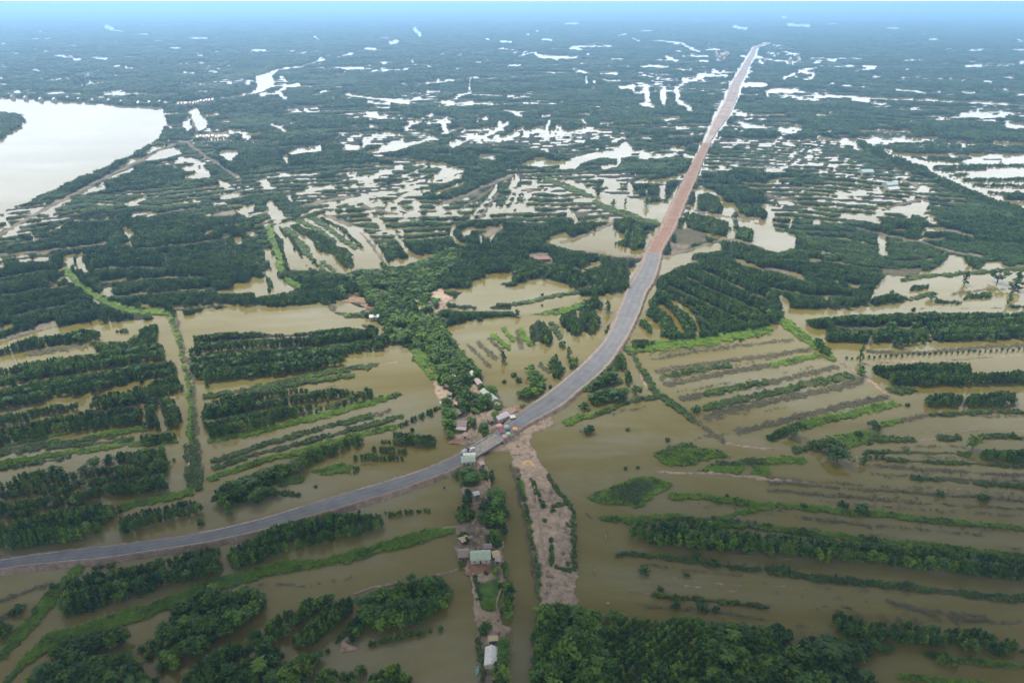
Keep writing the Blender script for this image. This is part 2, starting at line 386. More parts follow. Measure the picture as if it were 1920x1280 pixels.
MAP += """
# tile 3
W T3 p 210,305 280,310 420,335 500,380 600,400 780,440 930,460 990,370 1000,370 930,520 895,570 700,530 560,480 430,400 350,380 250,330
s T3 s8 210,312 420,385 560,480 750,540 890,580
W T3 p 560,300 640,330 650,360 600,365 550,345
W T3 p 880,350 915,345 920,430 885,430
W T3 s6 700,340 720,390
W T3 s5 800,370 805,385
W T3 s8 890,560 960,420 1000,370
W T3 s6 920,310 1000,290 1070,265
W T3 p 200,690 240,660 320,620 340,650 400,650 520,600 610,590 640,640 680,650 700,700 800,740 780,770 600,770 480,740 310,720
W T3 p 340,480 380,520 380,560 430,570 500,540 560,545 610,560 850,600 900,590 830,700 810,740 760,740 800,660 850,620 760,615 620,600 560,560 370,575 330,500
M T3 s6 300,690 420,650 540,600 620,560
D T3 p 370,500 460,500 450,530 400,540
F T3 p 615,550 700,550 860,580 850,615 760,615 810,660 800,720 720,730 620,700 620,680 680,670 670,630 610,590
F T3 p 330,610 400,570 510,565 520,600 440,640 350,640
W T3 s4 0,470 50,380
W T3 s4 40,490 90,390
W T3 s4 70,480 110,400
W T3 s10 0,360 40,290
W T3 s7 130,320 150,350
M T3 s5 0,355 60,365 130,385
W T3 s5 1060,360 1140,250
W T3 s6 1140,245 1220,260
W T3 p 1040,560 1100,430 1090,370 1140,350 1230,400 1270,430 1350,460 1546,480 1546,740 1440,700 1280,670 1150,650 1000,600
F T3 p 1110,400 1160,390 1240,420 1270,470 1260,520 1110,490
F T3 p 1350,460 1480,460 1510,500 1546,500 1546,550 1500,550 1350,510
F T3 p 1040,530 1090,510 1200,540 1290,570 1290,640 1200,640 1040,600
F T3 p 1345,610 1380,595 1430,610 1430,680 1345,680
f T3 s8 1330,570 1340,520 1345,600
M T3 s4 1100,500 1300,540 1546,590
M T3 s5 1270,660 1420,690 1546,730
D T3 p 980,620 1060,600 1150,640 1160,680 1060,700 980,690
M T3 p 945,690 1040,700 1080,710 1000,750 950,755
W T3 p 880,790 1000,760 1090,740 1170,700 1280,690 1270,740 1150,740 1080,760 1080,800 1120,800 1000,830 960,860 890,890 860,880
M T3 s5 900,780 1050,740 1170,700 1280,665
F T3 p 1265,690 1370,690 1420,700 1420,790 1330,775 1265,740
F T3 p 1430,720 1470,720 1470,810 1430,795
W T3 s7 1330,790 1450,830 1500,850
W T3 p 860,890 900,870 860,930 870,1000 840,1030 800,1130 870,1180 920,1230 940,1290 680,1290 750,1130 830,960
F T3 p 860,920 950,860 1000,900 1020,880 990,830 1100,850 1160,800 1280,820 1400,850 1546,880 1546,1180 1400,1200 1140,1220 1100,1120 1000,1040 1060,1000 900,980 870,950 | tree of the thick planted rows right of the road curve | 900,900 1400,1120
F T3 p 880,990 960,1020 1040,1090 1100,1170 1100,1220 1020,1220 950,1120
f T3 p 810,1040 850,1030 920,1090 980,1180 990,1260 960,1280 900,1250 880,1160
f T3 p 760,1150 800,1150 850,1220 870,1290 780,1290 760,1210
W T3 s8 880,1060 960,1130 1020,1220
W T3 s7 960,1040 1060,1100 1110,1180 1120,1240
M T3 s5 440,740 640,770 800,780
M T3 p 105,760 200,755 240,780 240,820 150,800
F T3 p 260,790 440,790 520,780 510,800 430,840 250,830
W T3 s9 410,860 440,835 520,815
F T3 p 530,800 620,780 720,830 710,900 680,980 620,960 560,900 530,850
F T3 p 480,880 520,870 590,930 600,980 500,1000 480,940
F T3 p 0,840 100,800 200,830 330,860 440,900 440,960 390,960 290,900 150,900 0,940
W T3 p -10,970 0,950 140,910 270,920 380,980 200,1020 -10,1070
s T3 s5 -10,1067 200,1020 390,985
W T3 p -10,1080 200,1030 400,1000 430,1040 270,1080 140,1110 30,1130
G T3 s8 130,1140 300,1100 430,1060
W T3 p 720,840 780,800 700,960 640,1060 600,1160 520,1230 500,1290 480,1250 540,1160 510,1020 600,990 680,990
F T3 p 290,1120 350,1110 430,1050 500,1010 540,1050 540,1150 480,1220 400,1250 300,1190
# tile 4
W T4 p 435,65 600,60 680,70 680,95 600,95 540,110 440,95
W T4 s5 690,70 830,70
W T4 s4 840,70 930,75
W T4 s5 1130,90 1180,90
W T4 s7 1370,95 1460,95
W T4 p 650,145 780,150 900,150 1200,155 1536,150 1900,150 1900,600 1536,510 1440,450 1350,430 1200,370 1050,300 930,235 760,195
F T4 s17 560,95 680,170 940,270 1200,400 1440,480 1640,560 | tree on the long straight diagonal dike beside the far flood
f T4 s8 770,175 860,190
f T4 s8 860,170 960,190
f T4 s9 970,180 1150,195
f T4 s9 1150,180 1220,180
f T4 s6 900,235 1200,228 1600,225
f T4 s6 1000,250 1300,245
f T4 s5 1290,190 1400,190
f T4 s6 1060,290 1200,280
f T4 s7 1180,315 1380,312 1600,308
f T4 s6 1240,345 1600,350
f T4 s5 1320,385 1430,395
F T4 s16 1440,412 1600,420
W T4 s6 240,170 265,180
W T4 s4 380,225 520,215
W T4 s6 310,255 350,260
W T4 s5 0,320 60,315
W T4 s8 510,380 575,385
W T4 s6 640,370 680,370
W T4 s6 680,370 740,345
W T4 s7 900,370 960,370
W T4 s5 825,265 835,267
W T4 s6 765,240 780,250
W T4 s4 675,270 720,272
W T4 p 830,435 870,390 885,400 860,440
M T4 s6 800,310 880,340 900,360
M T4 s4 560,500 760,470 960,415
W T4 p 665,505 740,480 850,470 960,435 970,460 940,490 1000,490 870,520 850,545 800,520
W T4 p 445,520 560,515 620,525 680,560 680,580 560,550 450,540
W T4 s6 270,570 310,575
W T4 p -10,470 30,500 30,590 10,600 -10,590
W T4 p -10,600 100,630 170,630 160,690 160,735 100,705 70,745 -10,735
W T4 s5 130,600 150,535
W T4 s6 236,470 246,485
M T4 s4 520,600 700,640 930,690 1100,740 1280,770
M T4 s4 -20,405 160,445
W T4 p 655,640 710,650 710,740 720,770 675,775
W T4 p 865,745 900,700 893,735
W T4 s7 920,640 950,600
W T4 s6 950,560 1010,570
W T4 s5 960,600 1080,620
M T4 s5 1000,595 1230,655
W T4 p 890,880 950,850 1040,830 1080,760 1160,770 1200,830 1280,850 1290,810 1390,790 1440,840 1536,820 1900,810 1900,1090 1440,1080 1440,1140 1400,1140 1300,1100 1200,1090 900,1080 640,1090 560,1080 620,1030 650,960 670,920 770,870 830,890 820,910 870,890
s T4 s5 800,915 950,890 1200,870 1536,850 1700,845
F T4 p 590,1050 650,1020 750,1000 860,1020 780,1045 650,1065
s T4 s5 860,1030 960,1000
f T4 s10 860,965 960,955
f T4 s10 1190,1015 1330,1005
f T4 s10 1000,1040 1140,1050
M T4 s4 560,1085 780,1090 1000,1085 1400,1085 1600,1078
F T4 p 1450,1070 1546,1060 1700,1060 1700,1150 1546,1150 1440,1130
D T4 s3 1100,1000 1300,970 1500,960
W T4 s9 420,1118 700,1108 1000,1108 1300,1112
W T4 p 60,1000 110,1020 120,1080 160,1110 360,1100 360,1115 220,1150 210,1170 250,1190 320,1200 330,1280 270,1260 110,1150 80,1080
W T4 s7 310,750 370,750
W T4 s8 250,790 310,795
W T4 s9 405,915 420,918
W T4 s9 480,940 545,950
W T4 s9 335,1020 350,1022
W T4 s7 255,865 268,867
M T4 s7 -10,838 140,880 220,910
W T4 s9 145,868 200,900
D T4 s12 700,870 890,862

W T1 s2 560,850 800,832 1000,838
W T1 s2 600,925 900,902 1250,890
W T1 s2 680,1005 1000,985 1280,955
W T1 s2 820,722 1100,700 1380,655
W T1 s2 0,905 200,865 330,850
W T1 s2 0,1015 250,965 420,950
W T1 s2 60,1135 250,1090 400,1062
W T1 s2 0,705 300,662
W T1 s2 420,562 720,540
W T1 s2 600,430 900,470 1200,440
W T3 s2 930,942 1150,1040 1420,1170
W T3 s2 1040,900 1250,990 1530,1120
W T3 s2 1130,852 1350,950 1530,1030
W T3 s2 1000,1012 1100,1090 1200,1200
W T4 s2 350,800 700,850
W T4 s2 400,655 640,705
W T4 s2 750,800 1000,790
W T4 s2 0,960 250,1000 500,1010
W T4 p -60,590 110,625 165,640 160,720 60,750 -100,690
W T4 s6 700,135 960,232 1220,368 1460,448 1640,520
# tile 5 : flooded rows at left
W Q p -480,650 0,640 40,635 130,610 300,600 350,590 345,900 355,940 250,975 0,1040 -480,1100
F T5 p -600,440 0,310 200,240 400,210 520,190 610,200 600,240 520,265 300,290 100,325 0,345 -600,480
D T5 s9 170,330 420,295 500,285
F T5 p 830,220 870,180 940,150 950,255 900,270 760,262
f T5 s8 700,200 760,195
f T5 p 530,270 700,260 800,265 940,270 985,278 950,305 750,330 620,335
F T5 p -600,520 0,430 100,400 250,375 600,335 980,297 1000,360 850,400 600,430 300,480 0,540 -600,640 | tree in the long flooded rows west of the narrow canal
W T5 s5 -200,490 0,470 150,450
F T5 p -600,680 0,565 200,500 600,440 950,385 1050,370 1060,440 1070,470 900,485 700,535 480,580 350,592 200,640 0,672 -600,770
F T5 p 540,610 700,560 850,530 1000,480 1080,470 1092,560 1000,590 750,650 560,672 535,640
W T5 p 475,585 560,570 680,545 860,510 870,530 700,565 545,605 540,690 490,690
F T5 p -600,800 0,705 150,690 300,650 470,625 485,680 300,712 200,730 0,770 -600,850
W T5 s8 0,690 150,660 300,640 400,610
M T5 s4 560,682 700,662 890,632 1060,595
W T5 s6 230,740 310,730
F T5 p -600,880 0,795 200,740 420,700 700,660 850,655 850,750 700,775 450,805 200,850 0,890 -600,970
F T5 p 880,620 950,600 1060,610 1080,770 1000,782 870,770
W T5 p 850,650 875,650 870,765 850,760
G T5 p 500,830 700,790 870,762 880,790 780,802 650,830
W T5 p 780,800 860,790 1000,790 1000,820 860,850 780,850
s T5 s12 -300,985 0,930 200,890 450,868 600,858 780,850
G T5 s3 -300,940 0,890 200,850 430,800
W T5 s9 360,845 430,832
W T5 s5 500,865 780,832
W T5 s7 50,815 100,815
G T5 s7 -300,1045 0,990 300,940 600,900 850,866 1055,850
s T5 s4 -300,1075 0,1020 300,975 420,955
f T5 p 850,830 1000,800 1060,810 1060,850 870,880
F T5 p 70,1080 270,1020 290,1060 200,1100 70,1115
F T5 p 710,930 850,900 920,890 930,980 910,1020 700,1000 | tree of the dark clump behind the green bank west of the canal
F T5 p -600,1200 0,1110 400,1050 700,1010 910,1020 950,900 1000,890 1012,990 990,1150 950,1180 850,1190 740,1190 620,1170 580,1210 350,1270 200,1300 0,1330 -600,1430 | tree in the wide dark stand north of the asphalt road
G T5 s8 860,1100 920,1000 970,890
W T5 s6 936,905 925,1015
W T5 p 985,290 1055,265 1060,360 1000,370
W T5 s8 1060,380 1090,450 1110,540
W T5 p 1060,610 1100,600 1110,660 1115,760 1080,770
W T5 p 1000,870 1080,860 1110,900 1115,1000 1110,1130 1060,1140 1000,1160 995,1100 1015,1000
W Q p 330,585 350,590 420,580 600,570 760,650 830,730 850,830 780,880 690,920 480,985 370,960 355,910 345,700
G T5 s4 1022,110 1060,220 1090,330 1130,500
s T5 s3 1035,110 1075,240 1110,400 1140,520
G T5 s6 1132,500 1143,650 1138,800 1160,900
s T5 s3 1150,520 1160,680 1155,800 1185,900
s T5 p 1110,870 1175,880 1200,980 1230,1090 1190,1150 1130,1140 1110,1000
D T5 s5 1060,120 1100,300 1160,480 1175,700 1195,900 1215,1040
M T5 s6 1130,880 1135,930 1130,1000
# tile 6
F Q p 369,630 420,626 480,622 530,628 574,624 640,614 708,615 710,630 727,632 730,651 646,666 644,684 560,700 480,709 384,722 380,712 359,704 358,668 | slender tree in the thick striped stand east of the canal dike
s Q s7 384,744 480,728 605,700 705,686
M Q s3 705,686 770,676
s Q s7 470,735 574,717 660,705
F Q p 383,760 420,745 480,735 564,729 627,727 658,735 696,729 703,735 705,745 636,765 574,780 480,806 394,823 385,800 382,780 | slender tree in the compact striped stand in the olive pond
G Q s8 394,827 480,810 574,788 640,770 705,752 748,738
W T5 s3 -300,640 0,557 200,492 600,430 940,370
W T5 s2 0,1235 350,1192 620,1125 900,1060
W T5 s2 0,1165 400,1112 700,1062
W T5 s2 0,792 420,692 700,655
W Q s3 362,668 480,655 600,650 700,636
W Q s2 362,645 480,636 580,632
W Q s3 386,790 480,772 600,752 660,742
s T6 s7 -250,975 0,890 300,800 540,740 700,700
D T6 s6 700,700 810,670
s T6 s7 -250,1015 0,935 300,860 600,780 870,710
G T6 s8 -280,1080 0,985 250,925 500,850 650,810 880,760
f T6 s11 880,760 960,720 1090,660
F T6 p 0,1030 200,1000 300,930 480,870 640,820 660,850 600,890 450,950 300,1010 100,1060 0,1100
F T6 p 790,805 900,810 1090,820 1090,860 830,838 | tree in the four short hedge rows beside the olive pond
F T6 p 730,845 900,840 1090,862 1090,900 760,880 | tree in the four short hedge rows beside the olive pond
F T6 p 630,890 800,885 980,920 960,935 700,920 | tree in the four short hedge rows beside the olive pond
F T6 p 545,950 700,930 890,945 890,980 600,972 | tree in the four short hedge rows beside the olive pond
G T6 p 300,1050 400,1010 500,990 560,1000 565,1045 430,1052
G T6 s12 150,1110 270,1080
F Q p 400,933 412,917 437,905 480,885 527,876 574,872 571,888 543,900 511,904 499,913 530,929 527,935 492,932 486,950 480,945 440,940 435,968 428,970 424,950 405,945 | tree of the ragged dark grove just above the asphalt road
s T6 s6 160,1175 260,1180
# tree belt of the village
M Q p 818,712 850,715 900,715 945,745 985,775 985,785 940,800 920,826 870,835 850,825 848,775 815,735
M Q p 770,548 830,540 850,560 800,600 775,585
F Q p 650,515 700,508 760,500 850,470 870,495 830,520 800,560 815,590 833,622 855,645 880,672 900,695 912,707 915,717 900,713 875,695 880,735 915,745 922,765 895,776 868,766 845,735 818,710 812,685 805,665 780,648 752,646 733,644 722,618 718,600 690,560 660,540 | tree in the winding village tree belt behind the houses
G T6 p 920,310 1040,320 1100,480 1050,490 960,380
W T6 s4 1000,370 1060,450
F T6 p 1270,370 1310,360 1370,430 1370,475 1320,455
F T6 p 1400,510 1440,510 1510,590 1500,612 1440,602
F T6 p 1100,680 1170,650 1190,720 1190,830 1150,842 1120,760 | tree of the narrow clump beside the village huts
M Q s4 800,585 812,600
M Q s4 838,640 862,672
W Q s4 756,560 764,580
M Q s4 735,610 760,618
M Q s3 700,540 730,548
# pond west of the road
W Q p 832,615 862,605 900,600 950,595 1030,590 1120,580 1140,590 1130,640 1090,690 1020,740 965,765 945,765 920,745 900,700 860,650
D T6 s7 1270,280 1400,405
D T6 s7 1330,260 1450,370
D T6 s6 1390,240 1480,310
G T6 s8 1420,220 1510,290
G T6 s7 1490,190 1550,250
G T7 p 20,180 60,180 110,280 60,260
F T7 p 100,190 130,130 210,140 240,230 220,272 110,272
s T7 p 220,140 260,130 300,230 280,250
F T7 p 290,90 370,80 410,140 410,220 350,220 290,140
F T7 p 395,70 480,60 540,150 500,190 470,240 430,200 410,130
F T7 p 90,400 130,390 150,450 200,480 200,550 120,600 50,592 40,560 120,520 90,470 | tree of the loose grove in the pond west of the road curve
f T7 p 210,380 280,330 310,420 310,460 260,490 230,440
f T7 p 330,360 400,350 400,400 340,430
s T7 s9 170,400 220,440
D T7 s7 30,200 60,300
# east of the road
W Q p 1130,700 1180,640 1200,610 1240,640 1340,640 1480,600 1560,650 1600,700 1700,750 1920,760 2400,760 2400,1500 1000,1500 1000,830 1040,780
F T7 p 600,330 640,320 690,400 680,430 620,430 590,380
F T7 p 420,540 470,470 560,440 560,400 590,400 630,470 640,500 560,530 430,572 | tree of the small grove inside the road curve
F T7 p 455,590 560,550 690,530 690,600 600,622 470,642 | tree of the small grove inside the road curve
f T7 p 670,440 700,430 730,490 700,520 675,490
G T7 p 305,730 400,690 420,700 510,685 500,700 340,765
G T7 s14 720,300 900,285 1200,250 1536,190
f T7 p 710,250 790,235 860,255 860,285 720,300
s T7 s6 640,270 720,330 760,400 820,500 870,580
s T7 s8 790,440 840,520 880,590
M T7 s4 720,360 780,480 830,580
s T7 s6 510,690 640,640 780,600 910,585
s T7 s8 900,590 1000,660 1100,740
D T7 s7 1100,740 1200,800 1280,870
M T7 s5 1285,872 1400,885 1536,905 1570,905
D T7 s5 830,365 1050,325 1300,290 1536,265 1690,243
D T7 s7 870,440 1000,410 1300,375 1536,345 1790,303
s T7 s7 900,470 1100,430 1300,405
G T8 s8 0,400 300,340
D T7 s9 920,515 1200,460 1536,400
D T7 s10 1020,600 1130,580
s T7 s9 1160,570 1350,530 1536,500
D T8 s9 0,505 200,460 410,410
s T7 s11 1170,655 1350,610 1536,570 1786,510 2026,462
D T7 s12 1170,705 1350,660 1536,618 1836,560 2096,495
D T7 s11 1360,800 1536,755 1836,680 2236,590
G T8 s11 200,760 500,690 800,625
f T8 s14 0,840 100,790 200,760
s T7 p 855,930 950,880 1080,870 1110,890 1110,915 1010,910 900,950
G T7 p 860,935 900,950 1000,905 1150,900 1250,910 1310,945 1200,960 1050,990 960,1005 880,970
s T7 p 1115,1030 1220,990 1230,975 1330,980 1380,1000 1370,1015 1200,1010
G T7 p 1120,1032 1220,1000 1330,1010 1380,1005 1380,1045 1250,1050
s T7 s9 1370,985 1450,975 1536,988
G T8 s10 0,980 130,970 205,970
G T7 p 1430,1020 1546,1015 1546,1060 1500,1075 1430,1055
G T7 p 455,1190 600,1130 720,1085 830,1070 950,1105 930,1140 830,1180 790,1240 740,1255 690,1230 500,1225
s T7 p 560,1170 650,1130 760,1090 840,1130 800,1190 740,1240 690,1215 580,1210
M T7 s5 870,1040 1150,1050 1400,1065 1500,1080 1980,1140
G T7 s9 945,1190 1100,1185 1300,1210 1536,1250
# tile 8
W T8 p 100,60 400,60 1600,60 1600,800 800,640 700,580 500,420 380,330 300,210 150,130
G T8 s13 100,140 200,220 290,280 380,350
F T8 p 270,250 320,240 380,320 370,350 290,320
M T8 s6 390,340 500,430 620,500 730,580
F T8 p 210,130 400,105 700,95 900,85 1536,90 1700,100 1700,240 1536,240 1350,250 1000,262 850,282 760,290 660,272 600,262 380,262 340,240 340,180 250,172
W T8 p 590,270 620,225 665,290
W T8 s6 750,170 850,180
W T8 s8 915,172 930,174
W T8 s8 960,210 970,240
W T8 s5 735,272 752,240
W T8 s8 1305,236 1320,238
D T8 s6 400,170 550,180 700,172
W T8 p 380,295 600,300 900,290 1000,300 1700,280 1700,330 1200,350 900,365 480,400
D T8 s6 600,320 900,325 1200,300 1700,268
M T8 s3 580,385 900,375 1200,360 1700,325
F T8 p 620,410 700,400 900,390 1190,388 1205,440 1240,450 1536,440 1800,445 1800,500 1400,515 1000,522 760,532 720,522 720,480 620,442 | tree of the long straight hedge row in the flooded fields at the far dike
s T8 p 720,530 780,520 900,540 800,575 740,560
F T8 p 945,580 1000,565 1080,565 1160,590 1150,640 1000,657 940,642
F T8 p 1170,600 1250,570 1400,565 1470,570 1475,630 1400,657 1180,652
s T8 s5 940,702 1100,692 1300,682 1700,672
G T8 s7 660,760 800,730
D T8 s7 800,730 950,700
G T8 p 400,830 520,800 650,790 640,850 560,870 480,900 400,880
F T8 p 210,880 330,840 420,840 430,890 340,900 300,930 230,912
s T8 s8 160,912 230,905
s T8 s9 600,860 700,840 860,848
M T8 s3 870,848 1020,842
s T8 s7 1020,838 1150,832
s T8 s6 1270,828 1400,828 1700,825
s T8 s5 590,925 730,918 1200,932
f T8 p 600,955 700,940 730,970 640,975
s T8 s4 700,967 900,977 1300,995 1700,1015
D T8 s6 640,1000 1000,1030 1536,1060
F T8 p 1270,925 1350,905 1536,912 1800,920 1800,990 1536,990 1380,972 1270,952 | tree of the low dark row east of the flooded strips
M T8 s6 533,955 545,1005
s T8 s6 860,1075 920,1070 1200,1105
s T8 s6 1240,1105 1536,1130 1700,1140
D T8 s4 0,1105 500,1140 1000,1170 1700,1225
D T8 s3 200,1170 800,1220 1536,1260
# tile 9
W Q p -480,1020 0,1060 150,1045 480,985 700,925 860,865 870,900 850,990 900,1200 900,1500 -480,1500
F T9 p -600,400 0,340 60,340 200,290 380,250 560,220 720,215 740,240 680,290 640,360 580,390 480,430 300,460 90,490 60,480 0,470 -600,560 | tree of the pale leafy stand directly above the left end of the asphalt road
G T9 s11 740,225 900,190 1140,140
F T9 p 710,300 800,270 950,230 1100,195 1190,195 1215,260 1100,290 900,340 740,390 710,350 | tree of the short thick hedge beside the asphalt road
D T9 s6 -100,830 0,790 140,740 290,690
G T9 p 440,580 490,560 510,580 420,700 330,800 230,920 170,980 60,1100 0,1140 -200,1250 -200,1150 0,1080 60,1000 190,880 260,750 360,680
s T9 s4 560,600 690,575
F T9 p 370,720 450,670 560,640 760,590 900,565 1000,550 1060,520 1230,480 1300,470 1325,500 1335,620 1200,660 1000,700 800,780 600,840 400,890 350,890 370,800 | tree of the long dark stand just below the asphalt road
G T9 p -300,1500 0,1280 100,1180 220,1050 330,960 500,930 650,880 850,820 1050,760 1180,690 1300,650 1536,600 1536,670 1310,720 1100,800 900,880 700,950 500,1000 300,1090 170,1170 60,1280 -100,1500
F T9 p 300,1120 400,1050 560,1010 740,960 770,1000 740,1060 600,1110 480,1180 350,1200 | tree of the dark clump hugging the long bright green bank
F T9 p 180,1500 180,1280 230,1200 330,1180 480,1150 680,1110 700,1200 720,1280 720,1500 | tree of the darkest grove below the long bright green bank
F T9 p 710,1130 760,1110 830,1170 940,1270 960,1400 720,1400 | tree of the leaf-shaped clump beside the darkest grove
F T9 p 820,1020 860,1010 950,1060 1050,1100 1070,1220 1060,1260 980,1230 860,1110 | tree of the small slanting clump in open brown water
F T9 p 945,940 1020,920 1050,830 1180,760 1300,740 1350,770 1420,730 1536,720 1590,770 1560,860 1500,930 1400,970 1300,1050 1200,1110 1090,1110 960,1000 | tree of the broad rounded grove below the long bright green bank
F T9 p 1100,1260 1230,1160 1350,1070 1440,1040 1536,1010 1560,1060 1440,1150 1300,1250 1200,1400 1080,1400 | tree of the slanting rows above the bottom corner pond
F T9 p -200,900 0,920 50,920 80,960 30,1010 0,1030 -200,1060
D T9 s9 -200,950 0,890 100,850
# tile 10
W Q p 895,860 905,850 1000,830 1010,1100 1010,1500 895,1500
F Q p 428,1035 450,1020 480,1005 505,995 555,974 590,964 668,963 705,964 727,977 727,989 674,1005 620,1017 543,1033 499,1045 480,1060 437,1071 428,1055 | tree of the dark stand between the asphalt road and the reedy bank
f T10 s10 780,275 900,260 1035,247
G T10 p -5,600 200,550 400,540 560,490 700,460 800,420 1000,370 1150,350 1200,350 1190,380 1000,440 850,480 690,510 650,540 400,580 200,620 -5,660
M T10 s5 1130,355 1260,340
F T10 p 600,800 720,730 900,690 1050,650 1125,660 1180,740 1165,810 1110,860 1080,900 900,940 680,970 650,930 640,850 | tree of the big dense stand left of the village spit
F T10 p -10,1000 100,900 200,840 300,790 470,750 440,810 330,900 200,1000 60,1100 -10,1110 | tree of the slanting hedge rows west of the dense stand
F T10 p 180,1060 330,910 470,800 590,750 600,820 500,930 380,1050 260,1085 200,1085 | tree of the slanting hedge rows west of the dense stand
f T10 p 400,1100 500,1000 600,870 650,870 640,960 590,1060 550,1050 560,970 440,1105
s T10 s7 -60,1090 80,1000 250,850
f T10 p 650,1060 690,1030 900,980 1100,950 1115,972 1000,1003 800,1043 660,1073
M T10 s7 600,745 700,710 860,680
M T10 s5 1050,640 1150,620 1250,590
F T10 p -300,1400 -300,1280 -50,1140 0,1120 120,1060 180,1110 100,1200 50,1280 20,1400 | tree of the bottom edge clumps beside the brown pond
F T10 p 40,1400 60,1280 150,1170 260,1130 400,1110 390,1170 300,1260 280,1400 | tree of the bottom edge clumps beside the brown pond
F T10 p 300,1400 330,1280 450,1190 550,1230 620,1180 700,1180 710,1210 600,1280 560,1400 | tree of the bottom edge clumps beside the brown pond
F T10 p 620,1400 650,1280 760,1210 900,1170 910,1230 940,1280 940,1400 | tree of the bottom edge clumps beside the brown pond
M T10 p 480,1090 560,990 560,1050 640,1062 560,1090

D T8 s2 0,1075 300,1100 560,1118
D T8 s2 300,1215 900,1265 1500,1300
D T8 s2 700,1150 1100,1180 1536,1190
D T8 s2 1000,690 1300,705 1600,700
M T8 s2 900,800 1200,790 1500,795
D T8 s2 760,890 1000,885 1180,890
D T8 s2 900,945 1200,960 1270,962
D T8 s3 620,1050 900,1065 1300,1090 1600,1100
D T8 s2 0,1150 400,1185 700,1200
D T12 s2 0,70 500,120 1000,155 1600,200
D T12 s2 0,120 400,150 900,190
D T12 s2 300,310 800,350 1300,395
M T12 s2 0,690 300,720 600,760
D T12 s3 760,800 1000,850 1300,880
D T12 s3 1060,860 1200,890
D T11 s2 760,560 1000,600 1400,640
M T11 s2 900,640 1200,680 1500,720
D T11 s2 960,1130 1100,1150
D T7 s2 820,340 1000,310 1300,270
D T7 s2 880,490 1050,460 1250,420
D T7 s2 1000,560 1300,500
D T7 s2 1120,745 1400,680
D T7 s2 600,690 800,650
D T11 s3 440,260 480,285 540,290
D T6 s2 480,1010 700,990
D T6 s2 0,620 300,570 480,520
D T6 s2 250,690 560,600
D T10 s2 0,690 300,700 600,640
# village spit
M Q p 862,860 905,850 918,890 925,930 935,960 948,1000 940,1040 945,1080 955,1120 958,1180 950,1190 945,1240 960,1300 960,1500 895,1500 898,1280 902,1200 893,1160 884,1085 868,1070 856,1040 855,1000 868,960 863,900
F T10 p 1210,20 1270,-10 1330,0 1330,90 1260,108 1215,65 | broad leafy tree at the bridge end of the village spit
F T10 p 1380,10 1430,-10 1437,60 1400,85
f T10 p 1235,190 1270,120 1300,150 1290,230 1250,230
F T10 p 1200,235 1250,200 1285,240 1275,325 1220,325
F T10 p 1330,300 1350,230 1400,130 1450,110 1490,200 1500,270 1470,345 1400,355 | broad leafy tree on the village spit beside the canal
F T10 p 1440,340 1500,320 1525,400 1485,415
s T10 p 1370,390 1440,400 1470,460 1400,470
F T10 p 1478,560 1512,550 1527,620 1500,655
G T10 p 1330,680 1470,650 1455,780 1440,860 1360,840
F T10 p 1470,680 1530,680 1545,800 1533,940 1480,920 1460,800 | tree lining the canal beside the green garden on the spit
F T10 p 1450,1040 1530,1030 1545,1150 1510,1280 1500,1400 1430,1400 1440,1280 | tree beside the white roofed hut at the tip of the spit
s T10 s6 1310,640 1330,700 1340,800
s T10 s6 1330,1020 1350,1100 1370,1280
F Q s8 842,713 844,724 | leafy tree growing among the village huts
F Q s9 858,733 860,744 | leafy tree growing among the village huts
F Q s10 874,729 876,740 | leafy tree growing among the village huts
F Q s8 866,763 868,774 | leafy tree growing among the village huts
F Q s9 906,753 908,764 | leafy tree growing among the village huts
F Q s10 890,743 892,754 | leafy tree growing among the village huts
F Q s8 918,727 920,738 | leafy tree growing among the village huts
F Q s9 932,753 934,764 | leafy tree growing among the village huts
F Q s10 838,753 840,764 | leafy tree growing among the village huts
F Q s8 846,783 848,794 | leafy tree growing among the village huts
F Q s9 884,788 886,799 | leafy tree growing among the village huts
F Q s10 908,800 910,811 | leafy tree growing among the village huts
F Q s8 900,720 902,731 | leafy tree growing among the village huts
F Q s9 912,743 914,754 | leafy tree growing among the village huts
F Q s10 928,775 930,786 | leafy tree growing among the village huts
F Q s8 880,707 882,718 | leafy tree growing among the village huts
F Q s9 872,890 874,901 | leafy tree growing among the village huts
F Q s10 906,885 908,896 | leafy tree growing among the village huts
F Q s8 884,960 886,971 | leafy tree growing among the village huts
F Q s9 927,997 929,1008 | leafy tree growing among the village huts
F Q s10 866,1047 868,1058 | leafy tree growing among the village huts
F Q s8 926,1063 928,1074 | leafy tree growing among the village huts
F Q s9 908,1177 910,1188 | leafy tree growing among the village huts
F Q s10 930,1010 932,1021 | leafy tree growing among the village huts
F Q s8 870,1005 872,1016 | leafy tree growing among the village huts
F Q s9 944,791 946,802 | leafy tree growing among the village huts
F Q s10 978,763 980,774 | leafy tree growing among the village huts
F Q s8 690,560 692,571 | leafy tree growing among the village huts
F Q s9 640,545 642,556 | leafy tree growing among the village huts
F Q s10 800,550 802,561 | leafy tree growing among the village huts
F Q s8 790,570 792,581 | leafy tree growing among the village huts
F Q s9 815,563 817,574 | leafy tree growing among the village huts
# mud spit
M Q p 905,835 940,800 985,780 1020,762 1035,785 1045,795 1020,805 1000,815 995,830 1020,870 1050,920 1077,955 1080,1010 1082,1080 1083,1135 1060,1145 1015,1145 1010,1110 1000,1050 990,980 975,920 962,870 958,845 920,850
D T11 s5 25,-10 60,130 95,280
D T11 s5 -5,-20 40,130 70,300 110,470 135,620 140,740
W T11 s2 230,140 250,170
W T11 s2 270,330 290,345
W T11 s3 200,640 240,650
W T11 s2 300,480 310,520
G T11 s4 150,640 165,800
G T11 s5 60,80 90,250 110,380 140,500 165,640
s T11 s3 330,330 345,350
